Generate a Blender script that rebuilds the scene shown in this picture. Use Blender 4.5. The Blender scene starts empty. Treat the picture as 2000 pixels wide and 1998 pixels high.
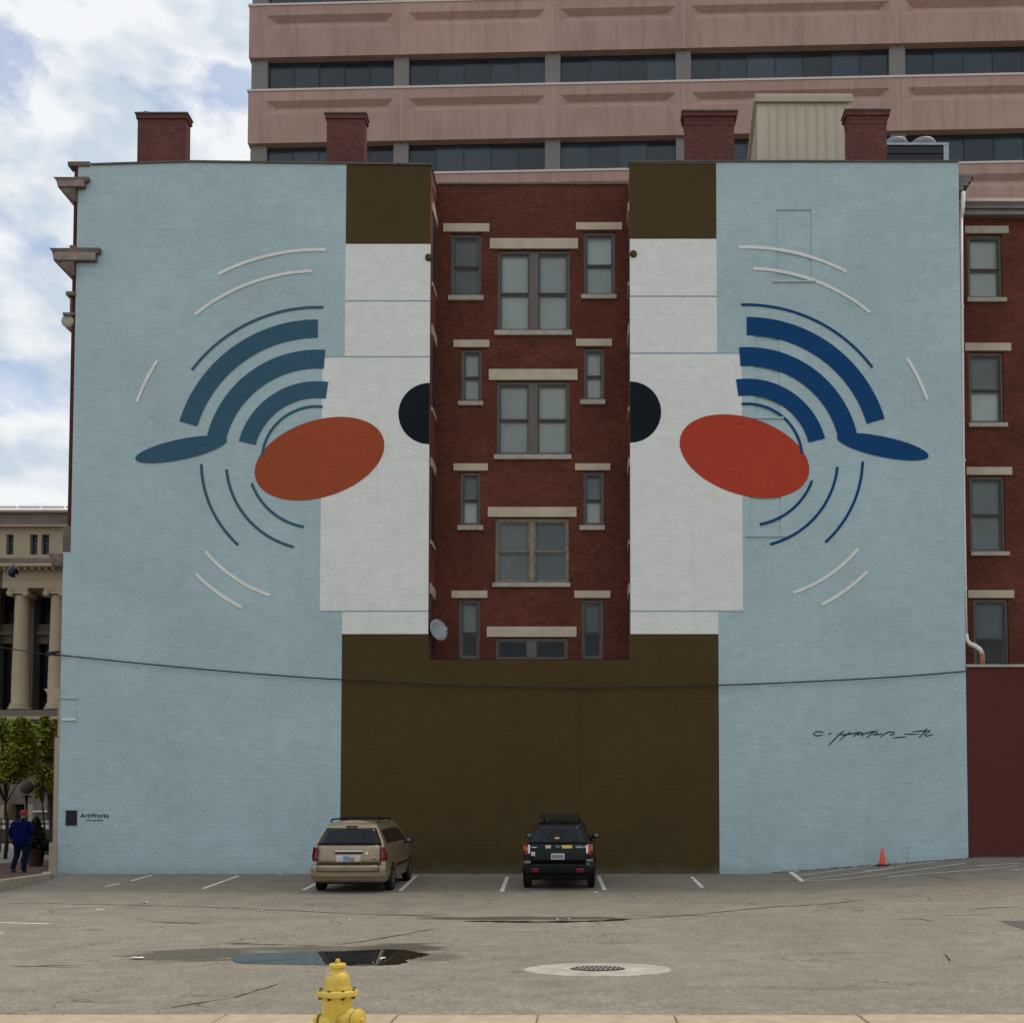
import bpy, bmesh, math, random
from math import radians as R, sin, cos, pi
from mathutils import Vector, Matrix
random.seed(7)
S = bpy.context.scene
COL = S.collection

# ------------------------------------------------------------------ camera
F, CX, PY, CAMZ, PITCH = 2154.0, 1150.0, 1515.0, 1.65, R(2.4)
cam = bpy.data.cameras.new('camera'); camo = bpy.data.objects.new('camera', cam); COL.objects.link(camo)
camo.location = (0, 0, CAMZ); camo.rotation_euler = (R(90) + PITCH, 0, 0)
cam.sensor_width = 36; cam.lens = 36 * F / 2000
cam.shift_x = -(CX - 1000) / 2000; cam.shift_y = (PY - 999) / 2000
cam.clip_end = 3000; cam.clip_start = .05
S.camera = camo
# ------------------------------------------------------------------ light
SUN_EL, SUN_AZ = 62.0, 50.0            # azimuth measured from +Y (behind the wall) towards +X
w = bpy.data.worlds.new('World'); S.world = w; w.use_nodes = True
nt = w.node_tree; nt.nodes.clear()
def nn(t, typ, **kw):
    n = t.nodes.new(typ)
    for k, v in kw.items(): setattr(n, k, v)
    return n
out = nn(nt, 'ShaderNodeOutputWorld')
sky = nn(nt, 'ShaderNodeTexSky', sky_type='NISHITA'); sky.sun_disc = False
sky.sun_elevation = R(SUN_EL); sky.sun_rotation = R(SUN_AZ)
bg1 = nn(nt, 'ShaderNodeBackground'); bg1.inputs[1].default_value = .12
nt.links.new(sky.outputs[0], bg1.inputs[0])
tc = nn(nt, 'ShaderNodeTexCoord')
mp = nn(nt, 'ShaderNodeMapping'); mp.inputs['Scale'].default_value = (1, 1, 1.7); mp.inputs['Location'].default_value = (.35, .1, .22)
nt.links.new(tc.outputs['Generated'], mp.inputs[0])
n1 = nn(nt, 'ShaderNodeTexNoise'); n1.inputs['Scale'].default_value = 10; n1.inputs['Detail'].default_value = 9; n1.inputs['Roughness'].default_value = .55
n1.inputs['Distortion'].default_value = .15
nt.links.new(mp.outputs[0], n1.inputs['Vector'])
r1 = nn(nt, 'ShaderNodeValToRGB'); r1.color_ramp.elements[0].position = .375; r1.color_ramp.elements[1].position = .47
r1.color_ramp.elements[0].color = (.38, .38, .38, 1)
nt.links.new(n1.outputs[0], r1.inputs[0])
sx = nn(nt, 'ShaderNodeSeparateXYZ'); nt.links.new(tc.outputs['Generated'], sx.inputs[0])
mr = nn(nt, 'ShaderNodeMapRange'); mr.inputs[1].default_value = .27; mr.inputs[2].default_value = .50; mr.inputs[3].default_value = 1; mr.inputs[4].default_value = 0
nt.links.new(sx.outputs[2], mr.inputs[0])
mx = nn(nt, 'ShaderNodeMath', operation='MAXIMUM'); nt.links.new(r1.outputs[0], mx.inputs[0])
mh = nn(nt, 'ShaderNodeMath', operation='MULTIPLY'); mh.inputs[1].default_value = .75; nt.links.new(mr.outputs[0], mh.inputs[0]); nt.links.new(mh.outputs[0], mx.inputs[1])
n2 = nn(nt, 'ShaderNodeTexNoise'); n2.inputs['Scale'].default_value = 14; n2.inputs['Detail'].default_value = 6
nt.links.new(mp.outputs[0], n2.inputs['Vector'])
r2 = nn(nt, 'ShaderNodeValToRGB'); r2.color_ramp.elements[0].position = .38; r2.color_ramp.elements[1].position = .56
r2.color_ramp.elements[0].color = (.60, .69, .79, 1); r2.color_ramp.elements[1].color = (.92, .94, .96, 1)
nt.links.new(n2.outputs[0], r2.inputs[0])
bg2 = nn(nt, 'ShaderNodeBackground'); bg2.inputs[1].default_value = .72
nt.links.new(r2.outputs[0], bg2.inputs[0])
ms = nn(nt, 'ShaderNodeMixShader'); nt.links.new(mx.outputs[0], ms.inputs[0]); nt.links.new(bg1.outputs[0], ms.inputs[1]); nt.links.new(bg2.outputs[0], ms.inputs[2])
nt.links.new(ms.outputs[0], out.inputs[0])
sl = bpy.data.lights.new('sun', 'SUN'); sl.energy = 1.1; sl.angle = R(14); sl.color = (1, .93, .82)
so = bpy.data.objects.new('sun', sl); COL.objects.link(so)
sd = Vector((sin(R(SUN_AZ)) * cos(R(SUN_EL)), cos(R(SUN_AZ)) * cos(R(SUN_EL)), sin(R(SUN_EL))))
so.rotation_euler = sd.to_track_quat('Z', 'Y').to_euler(); so.location = (30, 30, 80)
S.view_settings.view_transform = 'Standard'; S.view_settings.look = 'None'; S.view_settings.gamma = 1
S.view_settings.exposure = 0.45; S.view_settings.use_curve_mapping = False

# ------------------------------------------------------------------ helpers
def W(px, py, Y):                      # photograph pixel -> point in the plane y = Y
    dx = (px - CX) / F; dy = (PY - py) / F
    d = (dx, cos(PITCH) - dy * sin(PITCH), sin(PITCH) + dy * cos(PITCH)); t = Y / d[1]
    return (d[0] * t, Y, CAMZ + d[2] * t)
def XP(px, py, Y): return W(px, py, Y)[0]
def ZP(py, Y): return W(0, py, Y)[2]
def ss(a, b, x):
    t = max(0, min(1, (x - a) / (b - a))); return t * t * (3 - 2 * t)
PUD = (-4.35, 15.75)
def H(x, y):                           # ground height
    pts = [(-300, 0), (9.4, 0), (16.8, -.31), (19, -.335), (24, -.32), (35, .02), (45, 0), (900, 0)]
    z = 0
    for (a, za), (b, zb) in zip(pts, pts[1:]):
        if a <= y <= b: z = za + (zb - za) * (y - a) / (b - a); break
    z += .52 * max(0, min(1, (x - 5.4) / 7.0)) * ss(19, 35, y) * (1 - ss(60, 80, y))
    wgt = 1 - ss(.75, 1.25, math.hypot((x - PUD[0]) / 4.0, (y - PUD[1]) / 1.7))
    z = z * (1 - wgt) + (-.28) * wgt
    return z
def G(px, py):                         # photograph pixel -> point on the ground
    dx = (px - CX) / F; dy = (PY - py) / F
    d = Vector((dx, cos(PITCH) - dy * sin(PITCH), sin(PITCH) + dy * cos(PITCH)))
    a, b = 1.0, 60.0
    for _ in range(40):
        m = (a + b) / 2; p = d * m
        if CAMZ + p.z > H(p.x, p.y): a = m
        else: b = m
    p = d * a
    return Vector((p.x, p.y, H(p.x, p.y)))
ORG = {}
def empty(name, loc=(0, 0, 0), label=None, cat=None, group=None, rz=0, kind=None):
    o = bpy.data.objects.new(name, None); COL.objects.link(o); o.location = loc; o.rotation_euler = (0, 0, rz)
    o.empty_display_size = .2
    ORG[o.name] = Vector(loc)
    tag(o, label, cat, group, kind)
    return o
def tag(o, label=None, cat=None, group=None, kind=None):
    if label: o['label'] = label
    if cat: o['category'] = cat
    if group: o['group'] = group
    if kind: o['kind'] = kind
    return o
class MB:
    def __init__(s): s.v = []; s.f = []; s.sm = set()
    def add(s, vs, fs, smooth=False):
        n = len(s.v); s.v += [Vector(v) for v in vs]
        for f in fs:
            if smooth: s.sm.add(len(s.f))
            s.f.append([i + n for i in f])
        return s
    def box(s, x0, x1, y0, y1, z0, z1):
        return s.add([(x0, y0, z0), (x1, y0, z0), (x1, y1, z0), (x0, y1, z0), (x0, y0, z1), (x1, y0, z1), (x1, y1, z1), (x0, y1, z1)],
                     [(0, 3, 2, 1), (4, 5, 6, 7), (0, 1, 5, 4), (1, 2, 6, 5), (2, 3, 7, 6), (3, 0, 4, 7)])
    def quad(s, a, b, c, d): return s.add([a, b, c, d], [(0, 1, 2, 3)])
    def prism(s, pts, fn, a, b, caps=True):   # pts 2d profile, fn(p, t) -> 3d
        n = len(pts); vs = [fn(p, a) for p in pts] + [fn(p, b) for p in pts]
        fs = [(i, (i + 1) % n, (i + 1) % n + n, i + n) for i in range(n)]
        if caps: fs += [tuple(range(n))[::-1], tuple(range(n, 2 * n))]
        return s.add(vs, fs)
    def lathe(s, prof, n=24, c=(0, 0, 0), axis=None, smooth=True):
        M = Matrix.Identity(3) if axis is None else Vector((0, 0, 1)).rotation_difference(Vector(axis)).to_matrix()
        c = Vector(c); vs = []; fs = []
        for r, z in prof:
            for k in range(n):
                a = 2 * pi * k / n; vs.append(c + M @ Vector((r * cos(a), r * sin(a), z)))
        for i in range(len(prof) - 1):
            for k in range(n): fs.append((i * n + k, i * n + (k + 1) % n, (i + 1) * n + (k + 1) % n, (i + 1) * n + k))
        s.add(vs, fs, smooth)
        m = len(s.v) - len(vs)
        s.f.append([m + k for k in range(n)][::-1]); s.f.append([m + (len(prof) - 1) * n + k for k in range(n)])
        return s
    def tube(s, path, r, n=8):
        path = [Vector(p) for p in path]; rs = r if isinstance(r, (list, tuple)) else [r] * len(path)
        vs = []; up = None
        for i, p in enumerate(path):
            d = (path[min(i + 1, len(path) - 1)] - path[max(i - 1, 0)]).normalized()
            if up is None: up = Vector((0, 0, 1)) if abs(d.z) < .9 else Vector((1, 0, 0))
            u = d.cross(up).normalized(); q = u.cross(d).normalized(); up = q
            for k in range(n):
                a = 2 * pi * k / n; vs.append(p + (u * cos(a) + q * sin(a)) * rs[i])
        fs = [(i * n + k, i * n + (k + 1) % n, (i + 1) * n + (k + 1) % n, (i + 1) * n + k) for i in range(len(path) - 1) for k in range(n)]
        fs += [tuple(range(n))[::-1], tuple((len(path) - 1) * n + k for k in range(n))]
        return s.add(vs, fs, True)
    def ball(s, c, r, n=12, sc=(1, 1, 1)):
        vs = []; fs = []; m = n // 2 + 1
        for i in range(m + 1):
            a = pi * (.001 + .998 * i / m)
            for k in range(n):
                b = 2 * pi * k / n; vs.append(Vector(c) + Vector((r * sc[0] * sin(a) * cos(b), r * sc[1] * sin(a) * sin(b), r * sc[2] * cos(a))))
        for i in range(m):
            for k in range(n): fs.append((i * n + k, (i + 1) * n + k, (i + 1) * n + (k + 1) % n, i * n + (k + 1) % n))
        return s.add(vs, fs, True)
    def build(s, name, mat, parent=None, local=False, norm=True):
        me = bpy.data.meshes.new(name)
        o0 = Vector((0, 0, 0))
        root = parent
        if parent is not None and not local:
            while root.parent: root = root.parent
            o0 = ORG.get(root.name, o0)
        me.from_pydata([tuple(v - o0) for v in s.v], [], s.f)
        me.polygons.foreach_set('use_smooth', [i in s.sm for i in range(len(s.f))])
        if norm:
            bm = bmesh.new(); bm.from_mesh(me); bmesh.ops.recalc_face_normals(bm, faces=bm.faces); bm.to_mesh(me); bm.free()
        me.materials.append(mat); me.update()
        o = bpy.data.objects.new(name, me); COL.objects.link(o)
        if parent is not None: o.parent = parent
        return o
def dup(o, parent=None, loc=None):
    c = o.copy(); COL.objects.link(c)
    if parent is not None: c.parent = parent
    if loc is not None: c.location = loc
    for ch in list(o.children): dup(ch, c)
    return c

# ------------------------------------------------------------------ materials
MATS = {}
def base(name, rough=.7, metal=0, spec=.5):
    m = bpy.data.materials.new(name); m.use_nodes = True
    b = m.node_tree.nodes['Principled BSDF']; b.inputs['Roughness'].default_value = rough; b.inputs['Metallic'].default_value = metal
    b.inputs['Specular IOR Level'].default_value = spec
    MATS[name] = m
    return m, m.node_tree, b
def wallvec(t, sx_=1, sz=1):
    g = nn(t, 'ShaderNodeNewGeometry'); s = nn(t, 'ShaderNodeSeparateXYZ'); t.links.new(g.outputs['Position'], s.inputs[0])
    a = nn(t, 'ShaderNodeMath', operation='ADD'); t.links.new(s.outputs[0], a.inputs[0]); t.links.new(s.outputs[1], a.inputs[1])
    c = nn(t, 'ShaderNodeCombineXYZ'); t.links.new(a.outputs[0], c.inputs[0]); t.links.new(s.outputs[2], c.inputs[1])
    m = nn(t, 'ShaderNodeMapping'); m.inputs['Scale'].default_value = (sx_, sz, 1); t.links.new(c.outputs[0], m.inputs[0])
    return m.outputs[0]
def noise(t, vec, scale, detail=4, rough=.5):
    n = nn(t, 'ShaderNodeTexNoise'); n.inputs['Scale'].default_value = scale; n.inputs['Detail'].default_value = detail; n.inputs['Roughness'].default_value = rough
    if vec is not None: t.links.new(vec, n.inputs['Vector'])
    return n.outputs[0]
def ramp(t, fac, a, b, ca=(0, 0, 0), cb=(1, 1, 1)):
    r = nn(t, 'ShaderNodeValToRGB'); r.color_ramp.elements[0].position = a; r.color_ramp.elements[1].position = b
    r.color_ramp.elements[0].color = (*ca, 1); r.color_ramp.elements[1].color = (*cb, 1); t.links.new(fac, r.inputs[0]); return r.outputs[0]
def mix(t, fac, a, b, mode='MIX'):
    m = nn(t, 'ShaderNodeMix', data_type='RGBA', blend_type=mode)
    for k, v in ((0, fac), (6, a), (7, b)):
        if isinstance(v, (int, float)): m.inputs[k].default_value = v
        elif isinstance(v, tuple): m.inputs[k].default_value = (*v, 1)
        else: t.links.new(v, m.inputs[k])
    return m.outputs[2]
def math_(t, op, a, b=None):
    m = nn(t, 'ShaderNodeMath', operation=op)
    for k, v in ((0, a), (1, b)):
        if v is None: continue
        if isinstance(v, (int, float)): m.inputs[k].default_value = v
        else: t.links.new(v, m.inputs[k])
    return m.outputs[0]
def bump(t, b, hgt, dist, strength=1.0):
    u = nn(t, 'ShaderNodeBump'); u.inputs['Distance'].default_value = dist; u.inputs['Strength'].default_value = strength
    t.links.new(hgt, u.inputs['Height']); t.links.new(u.outputs[0], b.inputs['Normal'])
def brickn(t, vec, c1, c2, mo, msize=.012, bw=.215, rh=.076, bias=0):
    n = nn(t, 'ShaderNodeTexBrick'); n.inputs['Scale'].default_value = 1
    n.inputs['Color1'].default_value = (*c1, 1); n.inputs['Color2'].default_value = (*c2, 1); n.inputs['Mortar'].default_value = (*mo, 1)
    n.inputs['Mortar Size'].default_value = msize; n.inputs['Mortar Smooth'].default_value = .3; n.inputs['Brick Width'].default_value = bw; n.inputs['Row Height'].default_value = rh
    n.inputs['Bias'].default_value = bias
    t.links.new(vec, n.inputs['Vector']); return n
def paint_brick(name, col, var=.14, scuff=.35, dark=.8, spec=.16):
    m, t, b = base(name, .7, 0, spec)
    v = wallvec(t); br = brickn(t, v, (1, 1, 1), (.86, .86, .86), (.5, .5, .5), .010)
    big = ramp(t, noise(t, v, .35, 5, .6), .3, .7, tuple(c * (1 - var) for c in col), tuple(min(1, c * (1 + var * .6)) for c in col))
    mid = mix(t, .5, big, ramp(t, noise(t, v, 2.2, 8, .72), .3, .7, tuple(c * .84 for c in col), tuple(min(1, c * 1.1) for c in col)))
    c = mix(t, .11, mid, br.outputs['Color'], 'MULTIPLY')
    vs = wallvec(t, 1, 7)
    lo = ramp(t, noise(t, vs, 1.3, 8, .74), .53, .68)
    c = mix(t, math_(t, 'MULTIPLY', lo, .45), c, tuple(x * dark * .78 for x in col))
    hi = ramp(t, noise(t, wallvec(t, 1.3, 5), 2.6, 6, .74), .58, .70)
    c = mix(t, math_(t, 'MULTIPLY', hi, scuff), c, tuple(min(.85, x * 1.35 + .05) for x in col))
    sz_ = nn(t, 'ShaderNodeSeparateXYZ'); t.links.new(wallvec(t), sz_.inputs[0])
    low = nn(t, 'ShaderNodeMapRange'); low.inputs[1].default_value = 1.0; low.inputs[2].default_value = .0; low.inputs[3].default_value = 0; low.inputs[4].default_value = .7
    t.links.new(math_(t, 'ADD', sz_.outputs[1], math_(t, 'MULTIPLY', noise(t, v, 1.6, 6, .75), 1.2)), low.inputs[0])
    c = mix(t, low.outputs[0], c, (.17, .19, .15))
    drip = ramp(t, noise(t, wallvec(t, 3.5, .16), 1.0, 5, .7), .57, .70); c = mix(t, math_(t, 'MULTIPLY', drip, .13), c, tuple(x * .5 for x in col))
    t.links.new(c, b.inputs['Base Color'])
    h = math_(t, 'ADD', math_(t, 'MULTIPLY', br.outputs['Fac'], -1.0), math_(t, 'MULTIPLY', noise(t, wallvec(t, 1, 1.8), 5, 7, .75), 4.2))
    bump(t, b, h, .011, .62)
    return m
def red_brick(name, c1, c2, mo, blot=.35, msize=.010):
    m, t, b = base(name, .85, 0, .25)
    v = wallvec(t); br = brickn(t, v, c1, c2, mo, msize)
    k = ramp(t, noise(t, v, .5, 6, .65), .3, .72, (1 - blot,) * 3, (1.15, 1.12, 1.1))
    c = mix(t, 1.0, br.outputs['Color'], k, 'MULTIPLY')
    k2 = ramp(t, noise(t, v, 6, 3, .6), .3, .7, (.8, .8, .8), (1.15, 1.15, 1.15)); c = mix(t, 1.0, c, k2, 'MULTIPLY')
    hi = ramp(t, noise(t, wallvec(t, .6, 9), 2.5, 4, .7), .64, .72)
    c = mix(t, math_(t, 'MULTIPLY', hi, .25), c, (.45, .36, .30))
    t.links.new(c, b.inputs['Base Color'])
    bump(t, b, math_(t, 'MULTIPLY', br.outputs['Fac'], -1.0), .012, .7)
    return m
def plain(name, col, rough=.7, metal=0, var=.12, scale=3, spec=.5, bmp=0, coords='Object'):
    m, t, b = base(name, rough, metal, spec)
    g = nn(t, 'ShaderNodeTexCoord')
    c = ramp(t, noise(t, g.outputs[coords], scale, 5, .6), .3, .7, tuple(x * (1 - var) for x in col), tuple(min(1, x * (1 + var)) for x in col))
    t.links.new(c, b.inputs['Base Color'])
    if bmp: bump(t, b, noise(t, g.outputs[coords], scale * 6, 3), bmp)
    return m
M_BLUE = paint_brick('light_blue_paint', (.455, .585, .610), .17, .6)
M_WHITE = paint_brick('white_paint', (.84, .84, .80), .07, .2, .95)
M_BROWN = paint_brick('brown_paint', (.080, .051, .016), .22, .05)
M_BLACK = paint_brick('black_paint', (.005, .010, .016), .1, .0)
M_TEAL = paint_brick('teal_paint', (.045, .12, .18), .1, .05)
M_NAVY = paint_brick('navy_paint', (.003, .060, .19), .1, .03)
M_ORANGE = paint_brick('orange_paint', (.40, .080, .030), .1, .05)
M_REDOR = paint_brick('red_orange_paint', (.50, .060, .030), .1, .05)
M_SEAM = paint_brick('seam_paint', (.34, .45, .52), .05, .0)
M_BRICK = red_brick('red_brick', (.120, .030, .017), (.170, .045, .025), (.10, .045, .032))
M_BRICK2 = red_brick('side_red_brick', (.21, .055, .034), (.28, .075, .045), (.13, .06, .045), .25)
M_REDPAINT = paint_brick('oxblood_paint', (.115, .032, .026), .12, .03)
M_CHIM = red_brick('chimney_brick', (.135, .048, .042), (.165, .06, .05), (.11, .05, .045), .25, .008)
M_STONE = plain('lintel_stone', (.50, .43, .32), .85, 0, .12, 2.5, .3, .004)
M_STONE2 = plain('grey_sill_stone', (.40, .365, .30), .85, 0, .2, 5, .3, .004)
M_CORN = plain('brownstone_cornice', (.17, .125, .105), .9, 0, .35, 3, .2, .01)
M_CORNL = plain('lit_brownstone_fascia', (.27, .215, .19), .9, 0, .25, 4, .2, .006)  # lighter copy of the brownstone: light on the cornice front put into colour
M_DKBRICK = red_brick('dark_front_brick', (.085, .018, .014), (.11, .024, .018), (.07, .03, .02), .2)
M_FRAME = plain('window_frame_taupe', (.115, .098, .082), .6, 0, .15, 6)
M_SASH = plain('sash_dark', (.05, .048, .045), .5, 0, .15, 6)
M_CREAMF = plain('peeling_cream_frame', (.21, .18, .125), .7, 0, .35, 6)
M_BLIND = plain('window_shade_cloth', (.56, .60, .57), .9, 0, .08, .9, .2, 0)
M_BLIND2 = plain('grey_shade_cloth', (.21, .235, .235), .9, 0, .15, 1.2, .2)
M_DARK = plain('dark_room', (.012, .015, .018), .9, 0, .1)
M_COPING = plain('coping_metal', (.10, .088, .075), .7, 0, .25, 2)
M_TOWER = plain('pink_precast_concrete', (.40, .272, .235), .8, 0, .07, .35, .3, .004)
def precast():
    m, t, b = base('pink_precast', .85, 0, .3); v = wallvec(t); oi = nn(t, 'ShaderNodeObjectInfo')
    c = ramp(t, noise(t, v, .35, 5, .6), .3, .7, (.40, .258, .205), (.455, .31, .255))
    c = mix(t, 1, c, ramp(t, oi.outputs['Random'], 0, 1, (.93, .93, .94), (1.05, 1.04, 1.03)), 'MULTIPLY')
    c = mix(t, math_(t, 'MULTIPLY', ramp(t, noise(t, wallvec(t, 1.6, .10), 1.4, 6, .7), .48, .66), .38), c, (.20, .15, .125))
    c = mix(t, 1, c, ramp(t, noise(t, v, 8, 4, .8), .3, .7, (.93, .93, .93), (1.07, 1.07, 1.07)), 'MULTIPLY')
    t.links.new(c, b.inputs['Base Color']); bump(t, b, noise(t, v, 12, 4), .006); return m
M_TOWER = precast()
M_TOWER2 = plain('recess_precast_concrete', (.33, .23, .20), .8, 0, .07, .35, .3)
M_TLEDGE = plain('pale_precast_ledge', (.62, .52, .47), .7, 0, .06, 1)
M_TPIER = plain('grey_precast_pier', (.20, .185, .17), .8, 0, .08, .6)
M_JOINT = plain('joint_sealant', (.55, .45, .40), .8, 0, .05, 1)
M_TGLASS = None
def tint_random(m, lo, hi):
    t = m.node_tree; b = t.nodes['Principled BSDF']; src = b.inputs['Base Color'].links[0].from_socket
    oi = nn(t, 'ShaderNodeObjectInfo'); t.links.new(mix(t, 1, src, ramp(t, oi.outputs['Random'], 0, 1, lo, hi), 'MULTIPLY'), b.inputs['Base Color']); return m
def glassy(name, col, rough, spec=.5, metal=0, var=.1):
    m = plain(name, col, rough, metal, var, .5, spec); return tint_random(m, (.55, .55, .55), (1.9, 1.8, 1.7))
tint_random(M_BLIND, (.78, .80, .82), (1.05, 1.02, 1.0)); tint_random(M_BLIND2, (.65, .68, .7), (1.2, 1.2, 1.2))
M_TGLASS = glassy('tinted_office_glass', (.016, .030, .042), .16, .5, 0, .3)
M_TMULL = plain('black_mullion', (.02, .022, .026), .4)
def winglass(name, tint=(.90, .935, .925)):
    m = bpy.data.materials.new(name); m.use_nodes = True; t = m.node_tree; t.nodes.clear()
    o = nn(t, 'ShaderNodeOutputMaterial'); tr = nn(t, 'ShaderNodeBsdfTransparent'); tr.inputs[0].default_value = (*tint, 1)
    gl = nn(t, 'ShaderNodeBsdfGlossy'); gl.inputs['Roughness'].default_value = .05
    lw = nn(t, 'ShaderNodeFresnel'); lw.inputs[0].default_value = 1.5
    a = math_(t, 'MULTIPLY', lw.outputs[0], .8)
    mm = nn(t, 'ShaderNodeMixShader'); t.links.new(a, mm.inputs[0]); t.links.new(tr.outputs[0], mm.inputs[1]); t.links.new(gl.outputs[0], mm.inputs[2]); t.links.new(mm.outputs[0], o.inputs[0])
    return m
M_GLASS = winglass('window_glass')
M_METAL = plain('tan_metal_siding', (.52, .44, .33), .5, .0, .06, 1)
M_METALD = plain('tan_metal_trim', (.42, .36, .27), .5, 0, .08, 2)
M_HVAC = plain('galvanised_sheet', (.34, .37, .40), .4, .4, .12, 3)
M_CGREY = plain('grey_painted_cornice', (.19, .18, .165), .7, 0, .15, 2)
M_DOME = plain('weathered_fan_cowl', (.20, .215, .23), .6, .1, .15, 3)
M_WPIPE = plain('white_pvc', (.72, .70, .66), .45, 0, .08, 4)
M_TERRA = plain('terracotta', (.34, .13, .07), .8, 0, .15, 6)
M_WIRE = plain('black_cable', (.012, .012, .014), .6)
M_IRON = plain('black_iron', (.012, .012, .014), .45, .2)
M_DISH = plain('dish_grey', (.30, .33, .34), .5, 0, .08, 4)
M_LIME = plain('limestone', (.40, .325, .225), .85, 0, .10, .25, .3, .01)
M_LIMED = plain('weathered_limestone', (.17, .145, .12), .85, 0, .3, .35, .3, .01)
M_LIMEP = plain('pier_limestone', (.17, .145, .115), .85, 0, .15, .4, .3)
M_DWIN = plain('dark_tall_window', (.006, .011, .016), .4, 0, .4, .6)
M_YEL = None
def hydrant_paint():
    m, t, b = base('yellow_enamel', .38, 0, .5); g = nn(t, 'ShaderNodeTexCoord')
    c = ramp(t, noise(t, g.outputs['Object'], 9, 5, .6), .3, .7, (.62, .42, .055), (.78, .56, .085))
    c = mix(t, math_(t, 'MULTIPLY', ramp(t, noise(t, g.outputs['Object'], 5, 6, .75), .5, .66), .35), c, (.42, .27, .04)); d = ramp(t, noise(t, g.outputs['Object'], 26, 5, .75), .60, .635); c = mix(t, math_(t, 'MULTIPLY', d, .8), c, (.12, .07, .03))
    t.links.new(c, b.inputs['Base Color']); bump(t, b, noise(t, g.outputs['Object'], 40, 5, .7), .0035, .8); return m
M_YEL = hydrant_paint()
M_RUST = plain('rusty_bolt', (.085, .05, .03), .8, .2, .4, 40)
M_WALK = plain('sidewalk_concrete', (.47, .38, .255), .9, 0, .14, 6, .2, .003, 'Object')
M_KERB = plain('kerb_stone', (.40, .34, .245), .9, 0, .15, 4, .2, .004)
M_COLLAR = plain('collar_concrete', (.46, .41, .33), .9, 0, .28, 3, .2, .003)
M_CONE = plain('orange_cone_plastic', (.80, .085, .02), .45, 0, .08, 8)
M_RUBBER = plain('black_rubber', (.014, .014, .015), .75, 0, .2, 10, .3)
def line_paint():
    m, t, b = base('worn_white_line', .8, 0, .2); g = nn(t, 'ShaderNodeNewGeometry')
    k = ramp(t, noise(t, g.outputs['Position'], 7, 5, .7), .34, .52); c = mix(t, k, (.38, .34, .28), (.78, .76, .70))
    t.links.new(c, b.inputs['Base Color']); return m
M_LINE = line_paint()
M_SCRAP = plain('white_litter', (.75, .75, .72), .7)
M_LEAF = None
def leafmat(name, a, b_, c_):
    m, t, b = base(name, .55, 0, .35); g = nn(t, 'ShaderNodeObjectInfo'); ge = nn(t, 'ShaderNodeNewGeometry')
    c = mix(t, ramp(t, ge.outputs['Random Per Island'], 0, 1), a, b_); c = mix(t, ramp(t, noise(t, ge.outputs['Position'], .9, 3), .5, .68), c, c_)
    t.links.new(c, b.inputs['Base Color']); b.inputs['Transmission Weight'].default_value = 0
    return m
M_LEAF = leafmat('street_tree_leaf', (.17, .23, .03), (.34, .36, .04), (.44, .38, .04))
M_LEAFD = leafmat('dark_conifer_leaf', (.007, .02, .010), (.02, .04, .016), (.015, .035, .015))
M_LEAFL = leafmat('lime_leaf', (.12, .19, .03), (.19, .28, .05), (.1, .2, .03))
M_BARK = plain('bark', (.055, .042, .030), .95, 0, .3, 9, .2, .02)

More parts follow.
